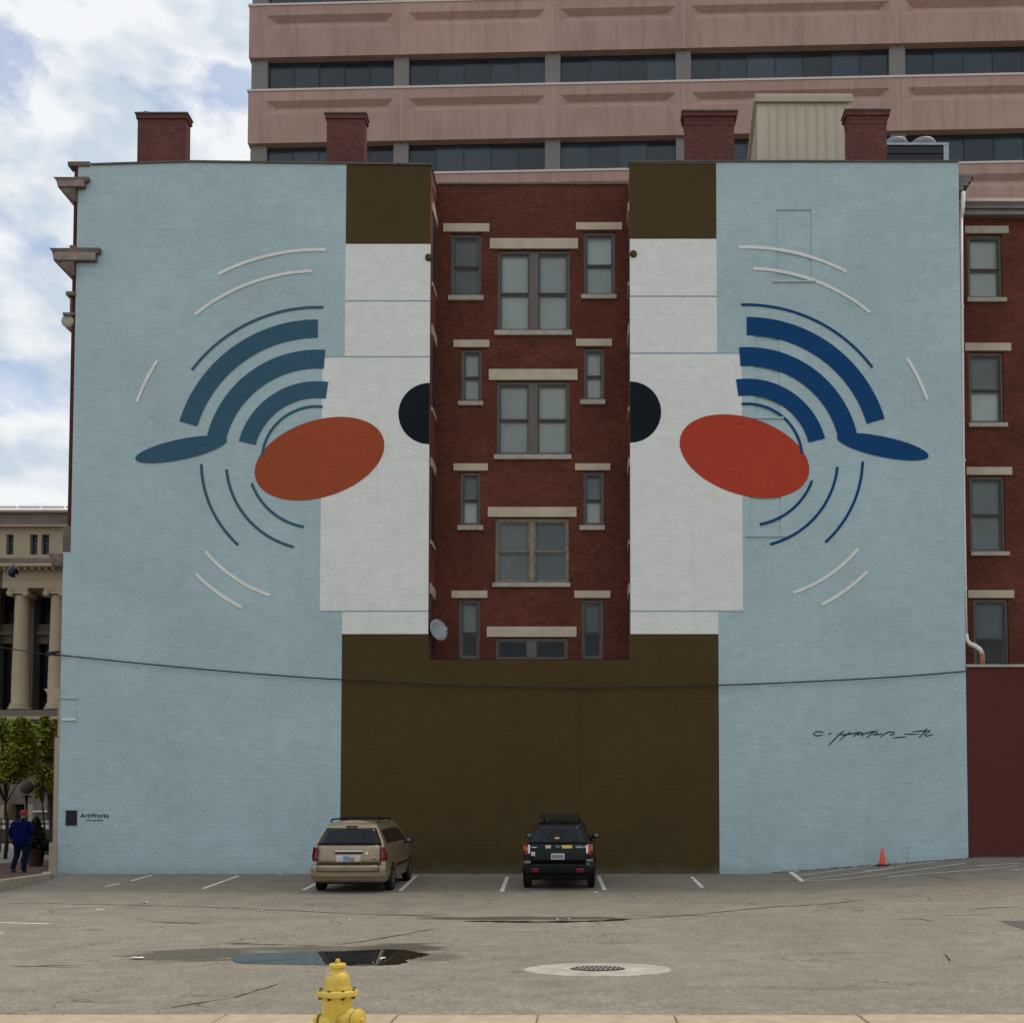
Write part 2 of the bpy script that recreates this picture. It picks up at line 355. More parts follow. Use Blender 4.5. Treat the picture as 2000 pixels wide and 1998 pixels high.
# asphalt
def asphalt():
    m, t, b = base('worn_asphalt', .88, 0, .3)
    g = nn(t, 'ShaderNodeNewGeometry'); P = g.outputs['Position']
    s = nn(t, 'ShaderNodeSeparateXYZ'); t.links.new(P, s.inputs[0])
    c = ramp(t, noise(t, P, .18, 5, .6), .3, .7, (.252, .220, .172), (.318, .280, .222))
    c = mix(t, 1, c, ramp(t, noise(t, P, 1.6, 6, .7), .28, .72, (.74, .74, .75), (1.14, 1.13, 1.10)), 'MULTIPLY')
    sp = ramp(t, noise(t, P, 38, 3, .8), .30, .72, (.48, .48, .48), (1.52, 1.50, 1.46)); c = mix(t, 1, c, sp, 'MULTIPLY')
    c = mix(t, 1, c, ramp(t, noise(t, P, 13, 4, .75), .28, .72, (.70, .70, .70), (1.28, 1.27, 1.24)), 'MULTIPLY')
    blot = ramp(t, noise(t, P, .75, 7, .75), .60, .70); c = mix(t, math_(t, 'MULTIPLY', blot, .30), c, (.10, .088, .07))
    sp2 = ramp(t, noise(t, P, 150, 1, .8), .66, .70); c = mix(t, math_(t, 'MULTIPLY', sp2, .5), c, (.50, .45, .37))
    # shade near the wall, painted as a darker asphalt strip over the parking bays
    band = math_(t, 'MULTIPLY', ramp(t, math_(t, 'ADD', s.outputs[1], math_(t, 'MULTIPLY', noise(t, P, .5, 3), .6)), .0, 1), 1)
    mrb = nn(t, 'ShaderNodeMapRange'); mrb.inputs[1].default_value = 28.7; mrb.inputs[2].default_value = 29.4
    t.links.new(math_(t, 'ADD', s.outputs[1], math_(t, 'MULTIPLY', noise(t, P, .6, 3), .5)), mrb.inputs[0])
    c = mix(t, math_(t, 'MULTIPLY', mrb.outputs[0], .30), c, (.12, .108, .092))
    # streaky worn cracks running across the lot
    mp_ = nn(t, 'ShaderNodeMapping'); mp_.inputs['Scale'].default_value = (.22, 1.0, 1); t.links.new(P, mp_.inputs[0])
    st = ramp(t, noise(t, mp_.outputs[0], 1.7, 7, .72), .60, .66); c = mix(t, math_(t, 'MULTIPLY', st, .38), c, (.085, .075, .06))
    cr = nn(t, 'ShaderNodeTexVoronoi', feature='DISTANCE_TO_EDGE'); cr.inputs['Scale'].default_value = .33
    wv = nn(t, 'ShaderNodeVectorMath', operation='ADD'); nz = nn(t, 'ShaderNodeTexNoise'); nz.inputs['Scale'].default_value = 1.2; nz.inputs['Detail'].default_value = 6
    t.links.new(P, nz.inputs['Vector']); vsx = nn(t, 'ShaderNodeVectorMath', operation='SCALE'); vsx.inputs['Scale'].default_value = 1.6
    t.links.new(nz.outputs['Color'], vsx.inputs[0]); t.links.new(P, wv.inputs[0]); t.links.new(vsx.outputs[0], wv.inputs[1]); t.links.new(wv.outputs[0], cr.inputs['Vector'])
    crk = math_(t, 'MULTIPLY', math_(t, 'LESS_THAN', cr.outputs['Distance'], .006), ramp(t, noise(t, P, .35, 2), .5, .56))
    c = mix(t, math_(t, 'MULTIPLY', crk, .55), c, (.04, .035, .03))
    # wet patches (fixed places)
    wet = None
    for (cx, cy, rx, ry, e) in WET:
        dx = math_(t, 'DIVIDE', math_(t, 'SUBTRACT', s.outputs[0], cx), rx); dy = math_(t, 'DIVIDE', math_(t, 'SUBTRACT', s.outputs[1], cy), ry)
        d = math_(t, 'SQRT', math_(t, 'ADD', math_(t, 'MULTIPLY', dx, dx), math_(t, 'MULTIPLY', dy, dy)))
        d = math_(t, 'ADD', d, math_(t, 'MULTIPLY', math_(t, 'SUBTRACT', noise(t, mp_.outputs[0], 3.4, 8, .72), .5), 2.2))
        q = nn(t, 'ShaderNodeMapRange'); q.inputs[1].default_value = 1.05; q.inputs[2].default_value = .8; q.inputs[3].default_value = 0; q.inputs[4].default_value = e; t.links.new(d, q.inputs[0])
        wet = q.outputs[0] if wet is None else math_(t, 'MAXIMUM', wet, q.outputs[0])
    c = mix(t, math_(t, 'MULTIPLY', wet, .8), c, (.050, .040, .027))
    t.links.new(c, b.inputs['Base Color'])
    t.links.new(math_(t, 'SUBTRACT', .88, math_(t, 'MULTIPLY', wet, .38)), b.inputs['Roughness'])
    bump(t, b, noise(t, P, 45, 3, .7), .008, .7)
    return m
def gxy(px, py): p = G(px, py); return (p.x, p.y)
WET = []
for (px, py, hw, ry, e) in [(385, 1864, 135, .85, .9), (775, 1850, 95, 1.0, .95), (640, 1852, 190, .55, .7), (850, 1868, 60, .5, .6), (470, 1842, 20, .25, .8), (1010, 1793, 215, .42, .95), (800, 1787, 90, .25, .5), (75, 1887, 75, .10, .8), (370, 1802, 60, .12, .7), (1880, 1787, 60, .10, .6), (1290, 1788, 90, .12, .6), (1180, 1935, 40, .08, .4), (1650, 1930, 160, .10, .35), (1880, 1992, 140, .12, .3)]:
    p = G(px, py); WET.append((p.x, p.y, hw * p.y / F, ry, e))
M_ASPH = asphalt()
M_STREET = plain('street_asphalt', (.20, .19, .165), .9, 0, .1, .4)
def brickpave():
    m, t, b = base('brick_paving', .9, 0, .2); g = nn(t, 'ShaderNodeNewGeometry')
    br = brickn(t, g.outputs['Position'], (.10, .050, .042), (.13, .065, .052), (.07, .048, .04), .008, .2, .1)
    t.links.new(br.outputs['Color'], b.inputs['Base Color']); bump(t, b, math_(t, 'MULTIPLY', br.outputs['Fac'], -1.0), .005); return m
M_BPAVE = brickpave()
m, t, b = base('puddle_water', .015, 0, .5); b.inputs['Base Color'].default_value = (.018, .016, .013, 1); M_WATER = m; b.inputs['IOR'].default_value = 1.5
bump(t, b, noise(t, nn(t, 'ShaderNodeNewGeometry').outputs['Position'], 3, 2), .0015, .2)

# ------------------------------------------------------------------ ground
xs = [-900, -400, -200, -100, -60, -40, -30] + [-26 + .5 * i for i in range(88)] + [18.5 + 2 * i for i in range(6)] + [40, 60, 100, 200, 400, 900]
ys = [-300, -100, -40, -10, 0, 4, 7, 9] + [9.4 + .2 * i for i in range(135)] + [36.6 + 2 * i for i in range(24)] + [90, 110, 150, 250, 500, 1200]
g = MB(); nx = len(xs)
g.add([(x, y, H(x, y)) for y in ys for x in xs], [(j * nx + i, j * nx + i + 1, (j + 1) * nx + i + 1, (j + 1) * nx + i) for j in range(len(ys) - 1) for i in range(nx - 1)], True)
tag(g.build('ground', M_ASPH), kind='structure')
def drape(pts, mat, name, lift=.005, sub=10, parent=None):     # strip quad [a,b,c,d] draped on the ground
    a, b, c, d = [Vector((p[0], p[1], 0)) for p in pts]; mb = MB(); vs = []
    for i in range(sub + 1):
        f = i / sub; p = a.lerp(b, f); q = d.lerp(c, f)
        for r in (p, q): vs.append((r.x, r.y, H(r.x, r.y) + lift))
    mb.add(vs, [(2 * i, 2 * i + 1, 2 * i + 3, 2 * i + 2) for i in range(sub)])
    return mb.build(name, mat, parent)
def line(p1, p2, wid, lift=.005):
    a = G(*p1); b_ = G(*p2); d = (b_ - a); d.z = 0; d.normalize(); n = Vector((-d.y, d.x, 0)) * wid / 2
    return drape([a - n, b_ - n, b_ + n, a + n], M_LINE, 'parking_line', lift, 14)
GRP = 'painted parking bay lines'
LINES = [((207, 1731), (233, 1725.5), 'short faded white bay line at far left of the lot, broken stub nearest the camera'), ((256, 1720), (298, 1708.5), 'faded white bay line running to the blue wall near its left end'),
         ((397, 1735), (466, 1710), 'white bay line between the left wall end and the gold minivan'), ((592, 1738), (640, 1714), 'white bay line just left of the gold minivan'),
         ((782, 1739), (812, 1711), 'white bay line just right of the gold minivan'), ((980, 1741), (991, 1712), 'white bay line left of the dark sport utility vehicle'),
         ((1181, 1738), (1169, 1711), 'white bay line right of the dark sport utility vehicle'), ((1372, 1733), (1351, 1712), 'white bay line in front of the brown paint right edge'),
         ((1568, 1721), (1533, 1697), 'thick white line that closes the hatched corner on its left'),
         ((0, 1801.5), (98, 1804), 'white line across the lot at the left edge of view'), ((-60, 1824), (7, 1822), 'tiny white line end at the left edge of view'),
         ((186, 1776), (204, 1776), 'small worn white dash left of the lot centre')]
for a, b_, lb in LINES:
    tag(line(a, b_, .11 if a[0] != 1568 else .15), lb, 'line', GRP, 'structure')
HATCH = [((1553, 1702), (1640, 1693)), ((1561, 1709), (1712, 1690)), ((1571, 1717), (1745, 1695)), ((1690, 1701), (1830, 1682)), ((1575, 1719.5), (1650, 1717)), ((1650, 1716), (1800, 1697)), ((1800, 1697), (1885, 1685)),
         ((1735, 1712), (1990, 1691)), ((1910, 1691), (1995, 1686)), ((1970, 1699), (2010, 1696))]
hatch = []
for i, (a, b_) in enumerate(HATCH):
    o = line(a, b_, .085, .006); o.name = 'hatch_line'
    tag(o, 'thin worn white hatch stripe in the no-parking corner by the orange cone', 'line', 'hatch stripes in the right corner', 'structure')
# dark patch at right
pp = [G(1950, 1798.5), G(2030, 1797), G(2060, 1822), G(2003, 1816)]
tag(drape(pp, plain('dark_patch_asphalt', (.10, .095, .085), .9, 0, .15, 9), 'asphalt_patch', .004), kind='structure')
# puddle
pm = MB(); N = 60; vs = []
zw = -.274
def PW(px, py):
    dx = (px - CX) / F; dy = (PY - py) / F; d = Vector((dx, cos(PITCH) - dy * sin(PITCH), sin(PITCH) + dy * cos(PITCH))); t_ = (zw - CAMZ) / d.z
    return (d.x * t_, d.y * t_, zw)
up = [(452, 1872), (470, 1862), (520, 1860), (580, 1858.5), (640, 1857), (700, 1855.5), (748, 1853), (785, 1853.5), (808, 1857), (842, 1863)]
lo = [(820, 1868), (800, 1872), (785, 1882), (745, 1884), (700, 1884.5), (660, 1884), (600, 1883), (540, 1882), (480, 1881), (460, 1878)]
ol = up + lo; ol2 = []
for i in range(len(ol)):
    a = Vector(ol[i]); b_ = Vector(ol[(i + 1) % len(ol)])
    for k in range(8):
        p = a.lerp(b_, k / 8); ol2.append((p.x + random.uniform(-5, 5), p.y + random.uniform(-.55, .55)))
ov = [PW(*p) for p in ol2]; c_ = PW(640, 1870)
pm.add(ov + [c_], [(i, (i + 1) % len(ov), len(ov)) for i in range(len(ov))])
tag(pm.build('puddle', M_WATER), kind='structure')
# pavement under the camera: separate slabs
walk = empty('sidewalk', (0, 8, 0), kind='structure')
jx = [-9.0, -7.4, -5.9, -4.45, -3.07, -1.62, -.43, .72, 2.28, 3.7, 5.2, 6.8]
for k, (a, b_) in enumerate(zip(jx, jx[1:])):
    mb = MB(); y1 = 9.42 + random.uniform(-.01, .01); top = .022 + random.uniform(-.003, .003)
    mb.prism([(a + .008, -.1), (a + .008, top - .008), (a + .018, top), (b_ - .018, top), (b_ - .008, top - .008), (b_ - .008, -.1)], lambda p, t_: (p[0], t_, p[1]), 6.2, y1)
    mb.build('slab', M_WALK, walk)
mb = MB(); mb.box(-9, 6.8, 5.9, 6.19, -.1, .02).build('edge_strip', M_WALK, walk)
# pavement and street at left
sw = empty('brick_sidewalk', (-20, 34, 0), kind='structure')
kp = [(-14.7, 24.0), (-15.5, 29.0), (-16.1, 33.1), (-16.75, 34.55)]
poly = [(p[0] - .28, p[1]) for p in kp] + [(-17.2, 36), (-17.2, 60), (-22.3, 60), (-22.3, 24)]
mb = MB(); mb.prism(poly, lambda p, t_: (p[0], p[1], t_), -.3, .098); mb.build('paving', M_BPAVE, sw)
for k in range(3):
    (xa, ya), (xb, yb) = kp[k], kp[k + 1]
    nseg = max(1, int(round((yb - ya) / 1.5)))
    for q in range(nseg):
        f0, f1 = q / nseg, (q + 1) / nseg - .01
        A = (xa + (xb - xa) * f0, ya + (yb - ya) * f0); B = (xa + (xb - xa) * f1, ya + (yb - ya) * f1)
        mb = MB(); mb.prism([A, B, (B[0] - .28, B[1]), (A[0] - .28, A[1])], lambda p, t_: (p[0], p[1], t_), -.3, .112); mb.build('kerb_stone', M_KERB, sw)
mb = MB(); mb.prism([(-22.32, 24), (-22.32, 75), (-60, 75), (-60, 24)], lambda p, t_: (p[0], p[1], t_), -.1, .06)
tag(mb.build('road', M_STREET), kind='structure')

# ------------------------------------------------------------------ main building
YW = 35.0; YR = 36.4
XL, XL2, XRt = -16.6, -16.84, 12.02
RX0, RX1 = -5.13, 1.33
ZT = ZP(324, YW); ZPK = ZP(318, YW); ZTR = ZP(318, YW); ZRec = ZP(1287, YW)
bld = empty('mural_building', (-2, 45, 0), 'tall brick building painted light blue with a colourful mural and a red brick recess', 'building')
def holes_wall(mb, x0, x1, z0, z1, Y, holes, depth=.14, flip=False):
    xs_ = sorted({x0, x1, *[h[0] for h in holes], *[h[1] for h in holes]}); zs = sorted({z0, z1, *[h[2] for h in holes], *[h[3] for h in holes]})
    for i in range(len(xs_) - 1):
        for j in range(len(zs) - 1):
            a, b_, c, d = xs_[i], xs_[i + 1], zs[j], zs[j + 1]; mx_, mz = (a + b_) / 2, (c + d) / 2
            if any(h[0] < mx_ < h[1] and h[2] < mz < h[3] for h in holes): continue
            mb.quad((a, Y, c), (b_, Y, c), (b_, Y, d), (a, Y, d))
    for a, b_, c, d in [h[:4] for h in holes]:
        e = Y + depth
        mb.quad((a, Y, c), (a, Y, d), (a, e, d), (a, e, c)); mb.quad((b_, Y, c), (b_, e, c), (b_, e, d), (b_, Y, d))
        mb.quad((a, Y, d), (b_, Y, d), (b_, e, d), (a, e, d)); mb.quad((a, Y, c), (a, e, c), (b_, e, c), (b_, Y, c))
BACK = 58
# left wing
ZS = ZP(1078, YW)
mb = MB()
pk = XP(366, 320, YW)
mb.quad((XL, YW, ZS), (RX0, YW, ZS), (RX0, YW, ZT), (XL, YW, ZT)); mb.add([(XL, YW, ZT), (RX0, YW, ZT), (pk, YW, ZPK)], [(0, 1, 2)])
mb.quad((XL2, YW, -.6), (RX0, YW, -.6), (RX0, YW, ZS), (XL2, YW, ZS)); mb.quad((XL2, YW, ZS), (XL, YW, ZS), (XL, YW + .6, ZS), (XL2, YW + .6, ZS))
mb.build('wall', M_BLUE, bld)
mb = MB(); mb.quad((XL, YW, ZS), (XL, YW, ZT), (XL, BACK, ZT), (XL, BACK, ZS)); mb.quad((XL2, YW, -.6), (XL2, YW, ZS), (XL2, BACK, ZS), (XL2, BACK, -.6))
mb.quad((XL2, BACK, -.6), (XRt, BACK, -.6), (XRt, BACK, ZT), (XL2, BACK, ZT))
mb.build('side_wall', M_BRICK2, bld)
# right wing with bricked-up openings
BU = [(XP(1516, 480, YW), XP(1585, 480, YW), ZP(549, YW), ZP(410, YW)), (XP(1474, 760, YW), XP(1523, 760, YW), ZP(815, YW), ZP(651, YW)), (XP(1464, 970, YW), XP(1525, 970, YW), ZP(1046, YW), ZP(892, YW))]
mb = MB(); holes_wall(mb, RX1, XRt, ZRec, ZTR, YW, BU, .035); mb.build('wall', M_BLUE, bld)
for a, b_, c, d in BU:
    o = MB().quad((a, YW + .035, c), (b_, YW + .035, c), (b_, YW + .035, d), (a, YW + .035, d)).build('bricked_up_window', M_BLUE, bld)
    MB().box(a - .12, b_ + .12, YW - .05, YW + .02, c - .05, c - .002).build('sill', M_BLUE, o)
mb = MB(); mb.quad((RX0, YW, -.6), (XRt, YW, -.6), (XRt, YW, ZRec), (RX0, YW, ZRec)); mb.build('wall', M_BLUE, bld)
mb = MB(); mb.quad((XRt, YW, -.6), (XRt, BACK, -.6), (XRt, BACK, ZTR), (XRt, YW, ZTR)); mb.build('side_wall', M_BRICK2, bld)
MB().box(XRt - 1.9, XRt - .01, YW - .035, YW + .02, .1, ZP(1652, YW)).build('plinth_patch', M_BLUE, bld)
# roof
MB().box(XL, RX0, YW + .3, BACK, ZT - .6, ZT - .5).build('roof', M_COPING, bld)
MB().box(RX0, RX1, YR + .3, BACK, ZT - 1.6, ZT - 1.5).build('roof', M_COPING, bld)
MB().box(RX1, XRt, YW + .3, BACK, ZT - .6, ZT - .5).build('roof', M_COPING, bld)
# light-well
ZRt = ZP(362, YR)
mb = MB(); mb.quad((RX0, YW, ZRec), (RX0, YR, ZRec), (RX0, YR, ZT), (RX0, YW, ZT)); mb.quad((RX0, YR, ZRt - .3), (RX0, BACK, ZRt - .3), (RX0, BACK, ZT), (RX0, YR, ZT)); mb.build('light_well_side_wall', M_BRICK2, bld)
mb = MB(); mb.quad((RX1, YW, ZRec), (RX1, YR, ZRec), (RX1, YR, ZTR), (RX1, YW, ZTR)); mb.quad((RX1, YR, ZRt - .3), (RX1, BACK, ZRt - .3), (RX1, BACK, ZTR), (RX1, YR, ZTR)); mb.build('light_well_side_wall', M_BRICK2, bld)
MB().box(RX0, RX1, YW, YR, ZRec - .05, ZRec).build('light_well_ledge', M_BROWN, bld)
def rectY(x0, x1, y0, y1, Y): m_ = (y0 + y1) / 2; return (XP(x0, m_, Y), XP(x1, m_, Y), ZP(y1, Y), ZP(y0, Y))
WINS = []
# (lintel), (opening), rail y, (sill), double, top blind, bottom blind, cream
for spec in [((866, 956, 438, 454), (881, 940, 457, 579), 519, (876, 945, 579, 588), 0, 2, 2, 0),
             ((1125, 1215, 436, 450), (1140, 1201, 453, 577), 516, (1135, 1204, 577, 585), 0, 1, 1, 0),
             ((957, 1129, 467, 487), (972, 1113, 489, 647), 571, (966, 1117, 647, 656), 1, 1, 1, 0),
             ((886, 956, 665, 679), (901, 941, 682, 785), 735, (895, 944, 785, 793), 0, 1, 1, 0),
             ((1125, 1195, 663, 677), (1140, 1180, 680, 782), 733, (1133, 1182, 782, 791), 0, 1, 1, 0),
             ((955, 1128, 722, 743), (970, 1112, 745, 889), 818, (965, 1116, 889, 898), 1, 1, 1, 0),
             ((886, 953, 906, 920), (899, 938, 922, 1027), 975, (894, 944, 1027, 1036), 0, 2, 1, 0),
             ((1123, 1192, 906, 919), (1139, 1179, 921, 1027), 975, (1132, 1181, 1027, 1036), 0, 2, 1, 0),
             ((953, 1126, 991, 1010), (967, 1111, 1012, 1139), 1076, (962, 1114, 1139, 1147), 1, 2, 2, 1),
             ((882, 952, 1154, 1168), (896, 937, 1171, 1287.5), 1235, None, 0, 2, 0, 0),
             ((1122, 1192, 1154, 1168), (1136, 1178, 1171, 1287.5), 1235, None, 0, 2, 0, 0),
             ((951, 1126, 1224, 1244), (968, 1109, 1246, 1287.5), None, None, 1, 0, 0, 0)]:
    WINS.append(spec)
def window(parent, spec, Y, lab=None, stone=None):
    lin, op, rail, sill, dbl, tb, bb, cream = spec
    x0, x1, z0, z1 = rectY(*op, Y); fw = .075; fr = M_CREAMF if cream else M_FRAME
    mb = MB(); e0, e1 = Y + .07, Y + .15
    mb.box(x0, x0 + fw, e0, e1, z0, z1); mb.box(x1 - fw, x1, e0, e1, z0, z1); mb.box(x0 + fw, x1 - fw, e0, e1, z1 - fw * 1.2, z1); mb.box(x0 + fw, x1 - fw, e0, e1, z0, z0 + fw)
    bays = [(x0 + fw, x1 - fw)]
    if dbl:
        mw = .30 if not cream else .16; c = (x0 + x1) / 2; mb.box(c - mw / 2, c + mw / 2, e0 - .02, e1, z0 + fw, z1 - fw * 1.2); bays = [(x0 + fw, c - mw / 2), (c + mw / 2, x1 - fw)]
    w_ = mb.build('window', fr, parent)
    if lab: w_['label'] = lab
    zr = ZP(rail, Y) if rail else z0 + .02
    for a, b_ in bays:
        mb = MB(); s = .05; f0, f1 = Y + .10, Y + .14
        zt, zb = z1 - fw * 1.2, z0 + fw
        mb.box(a, a + s, f0, f1, zr, zt); mb.box(b_ - s, b_, f0, f1, zr, zt); mb.box(a + s, b_ - s, f0, f1, zt - s, zt); mb.box(a + s, b_ - s, f0 - .01, f1, zr - .02, zr + .03)
        mb.build('upper_sash', M_SASH if not cream else M_CREAMF, w_)
        if rail:
            mb = MB(); f0, f1 = Y + .145, Y + .185; mb.box(a, a + s, f0, f1, zb, zr - .02); mb.box(b_ - s, b_, f0, f1, zb, zr - .02); mb.box(a + s, b_ - s, f0, f1, zb, zb + s * 1.3); mb.box(a + s, b_ - s, f0, f1, zr - .07, zr - .02)
            mb.build('lower_sash', M_FRAME if not cream else M_CREAMF, w_)
            MB().quad((a, Y + .165, zb), (b_, Y + .165, zb), (b_, Y + .165, zr), (a, Y + .165, zr)).build('glass_pane', M_GLASS, w_)
        MB().quad((a, Y + .12, zr), (b_, Y + .12, zr), (b_, Y + .12, zt), (a, Y + .12, zt)).build('glass_pane', M_GLASS, w_)
        mm = {1: M_BLIND, 2: M_BLIND2}
        if tb and bb and tb == bb:
            MB().quad((a, Y + .24, zb - .02), (b_, Y + .24, zb - .02), (b_, Y + .24, zt), (a, Y + .24, zt)).build('roller_shade', mm[tb], w_)
        else:
            if tb: MB().quad((a, Y + .24, zr + .0), (b_, Y + .24, zr + .0), (b_, Y + .24, zt), (a, Y + .24, zt)).build('roller_shade', mm[tb], w_)
            if bb: MB().quad((a, Y + .25, zb), (b_, Y + .25, zb), (b_, Y + .25, zr - .0), (a, Y + .25, zr - .0)).build('roller_shade', mm[bb], w_)
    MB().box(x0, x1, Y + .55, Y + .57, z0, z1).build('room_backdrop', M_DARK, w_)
    a, b_, c, d = rectY(*lin, Y); MB().box(a, b_, Y - .05, Y + .06, c, d).build('lintel', stone or M_STONE, w_)
    if sill: a, b_, c, d = rectY(*sill, Y); MB().box(a, b_, Y - .09, Y + .08, c, d - .002).build('sill', M_STONE2, w_)
    return w_
mb = MB(); hl = [rectY(*s[1], YR) for s in WINS]
hl = [(a, b_, max(c, ZRec + .0005), d) for a, b_, c, d in hl]
holes_wall(mb, RX0, RX1, ZRec - .01, ZRt, YR, hl); mb.build('light_well_back_wall', M_BRICK, bld)
for s in WINS: window(bld, s, YR)
MB().box(RX0 + .01, RX1 - .01, YR - .05, YR + .35, ZRt, ZRt + .06).build('coping', M_COPING, bld)
# windows in the flank of the light-well (seen edge on)
for (za, zb, zs) in [(398, 415, 552), (636, 655, 795), (895, 912, 1055), (1140, 1160, 1290)]:
    t0, t1, t2 = ZP(za, YW + .35), ZP(zb, YW + .35), max(ZP(zs, YW + .35), ZRec + .02)
    for X, s in ((RX0, 1), (RX1, -1)):
        fr = MB(); x0, x1 = sorted((X + s * .001, X + s * .02)); fr.box(x0, x1, YW + .38, YR - .22, t2, t1 - .003); o = fr.build('window', M_FRAME, bld)
        x0, x1 = sorted((X + s * .021, X + s * .026)); MB().box(x0, x1, YW + .45, YR - .29, t2 + .08, t1 - .1).build('glass_pane', M_TGLASS, o)
        x0, x1 = sorted((X + s * .001, X + s * .05)); MB().box(x0, x1, YW + .25, YR - .12, t1, t0).build('lintel', M_STONE, o)
        if zs < 1200: MB().box(x0, x1, YW + .3, YR - .17, t2 - .13, t2 - .002).build('sill', M_STONE, o)
# copings
def strip(pts, y0, y1, th):
    mb = MB()
    mb.prism([(x, z) for x, z in pts] + [(x, z + th) for x, z in pts[::-1]], lambda p, t_: (p[0], t_, p[1]), y0, y1); return mb
strip([(XP(180, 322, YW), ZT + .002), (pk, ZPK + .002), (RX0 + .03, ZT + .002)], YW - .05, YW + .35, .055).build('coping', M_COPING, bld)
strip([(RX1 - .03, ZTR + .002), (XRt, ZTR + .002)], YW - .05, YW + .35, .055).build('coping', M_COPING, bld)
MB().box(RX0 - .3, RX0 + .035, YW + .36, BACK, ZT + .002, ZT + .05).build('coping', M_COPING, bld)
# stone returns at the left corner
def cornice(px0, px1, y_top, y_mid, y_bot, outset, name='cornice'):
    z0, z1, z2 = ZP(y_bot, YW), ZP(y_mid, YW), ZP(y_top, YW); xa = XP(px0, y_top, YW); xb = XP(px1, y_top, YW)
    # profile overhangs the street facade (to the left)
    mb = MB(); d = outset
    mb.prism([(xa, z2), (xa + .10, z2 - (z2 - z1) * .3), (xa + .16, z1), (XL - .02, z0), (XL - .02, z2)], lambda p, t_: (p[0], t_, p[1]), YW - .14, YW + 14)
    mb.prism([(XL - .02, z2), (xb, z2), (xb - .02, z2 - (z2 - z1) * .35), (xb - .14, z2 - (z2 - z1) * .45), (xb - .14, z1), (XL - .02, z1)], lambda p, t_: (p[0], t_, p[1]), YW - .16, YW + .02)
    o = mb.build(name, M_CORN, bld); MB().box(xa + .165, xb - .13, YW - .185, YW - .162, z1 + .01, z2 - (z2 - z1) * .38).build('fascia', M_CORNL, o)  # front band gets its lit tone from the lighter stone colour
    return o
cornice(108, 177, 351, 371, 397, .1); cornice(100, 199, 489, 514, 541, .1)
for px0, px1, ya, yb, m_ in [(134, 177, 318, 326, M_CORN), (137.5, 146, 481, 489, M_CORN), (130, 145.5, 571, 578, M_CORN), (124, 145, 612, 617, M_CORN)]:
    x0, x1, z0, z1 = rectY(px0, px1, ya, yb, YW); x1 = x1 if ya == 318 else XL - .003
    MB().box(x0, x1, YW - .06, YW + .3, z0 + (.0 if ya != 318 else .0), z1).build('cornice', m_, bld)
MB().box(XL - .14, XL - .003, YW + .04, YW + 14, ZP(1025, YW), ZP(322, YW)).build('street_front', M_DKBRICK, bld)
MB().box(XL - .20, XL - .142, YW + .03, YW + .5, ZP(608, YW), ZP(580, YW)).build('stone_band', M_CORN, bld)
xs0, _, zs0 = W(129, 627, YW); MB().lathe([(.0, -.2), (.20, -.2), (.20, .25), (0, .25)], 20, (xs0 + .04, YW + .2, zs0), (0, 1, 0)).build('scroll_ornament', M_STONE2, bld)
MB().box(XL - .28, XL - .004, YW + .04, YW + 14, ZP(1076, YW), ZP(1026, YW)).build('stone_band', M_LIMED, bld)
z0, z1 = ZP(1104, YW), ZP(1081, YW); xa = XP(92, 1090, YW)
MB().prism([(xa, z1), (xa + .14, z0 + .18), (xa + .15, z0), (XL2 - .004, z0 - .05), (XL2 - .004, z1)], lambda p, t_: (p[0], t_, p[1]), YW - .02, YW + 14).build('cornice', M_CORN, bld)
z0, z1 = ZP(1366, YW), ZP(1345, YW); xa = XP(86, 1350, YW)
MB().prism([(xa, z1), (xa + .18, z0 + .1), (XL2 - .004, z0), (XL2 - .004, z1)], lambda p, t_: (p[0], t_, p[1]), YW - .02, YW + 14).build('cornice', M_LIME, bld)
MB().box(XL2 - .14, XL2 - .004, YW - .01, YW + 1.2, .1, ZP(1440, YW)).build('corner_pilaster', M_LIME, bld)
MB().box(XL2 - .05, XL2 - .003, YW - .015, YW + 1.2, ZP(1438, YW), ZP(1368, YW)).build('corner_pilaster', M_LIME, bld)
MB().box(XL2 - .23, XL2 - .002, YW - .06, YW + 1.25, -.3, ZP(1645, YW)).build('pilaster_base', M_LIME, bld)
# small bricked-up panel and plaque at left
x0, x1, z0, z1 = rectY(119, 150, 1365, 1404, YW)
o = MB().box(x0, x1, YW - .012, YW + .01, z0, z1).build('bricked_up_window', M_BLUE, bld); MB().box(x0, x1 + .02, YW - .05, YW + .02, z1 + .002, z1 + .04).build('sill', M_BLUE, o); MB().box(x0 + .05, x1, YW - .07, YW + .02, z0 - .05, z0 - .002).build('sill', M_WHITE, o)
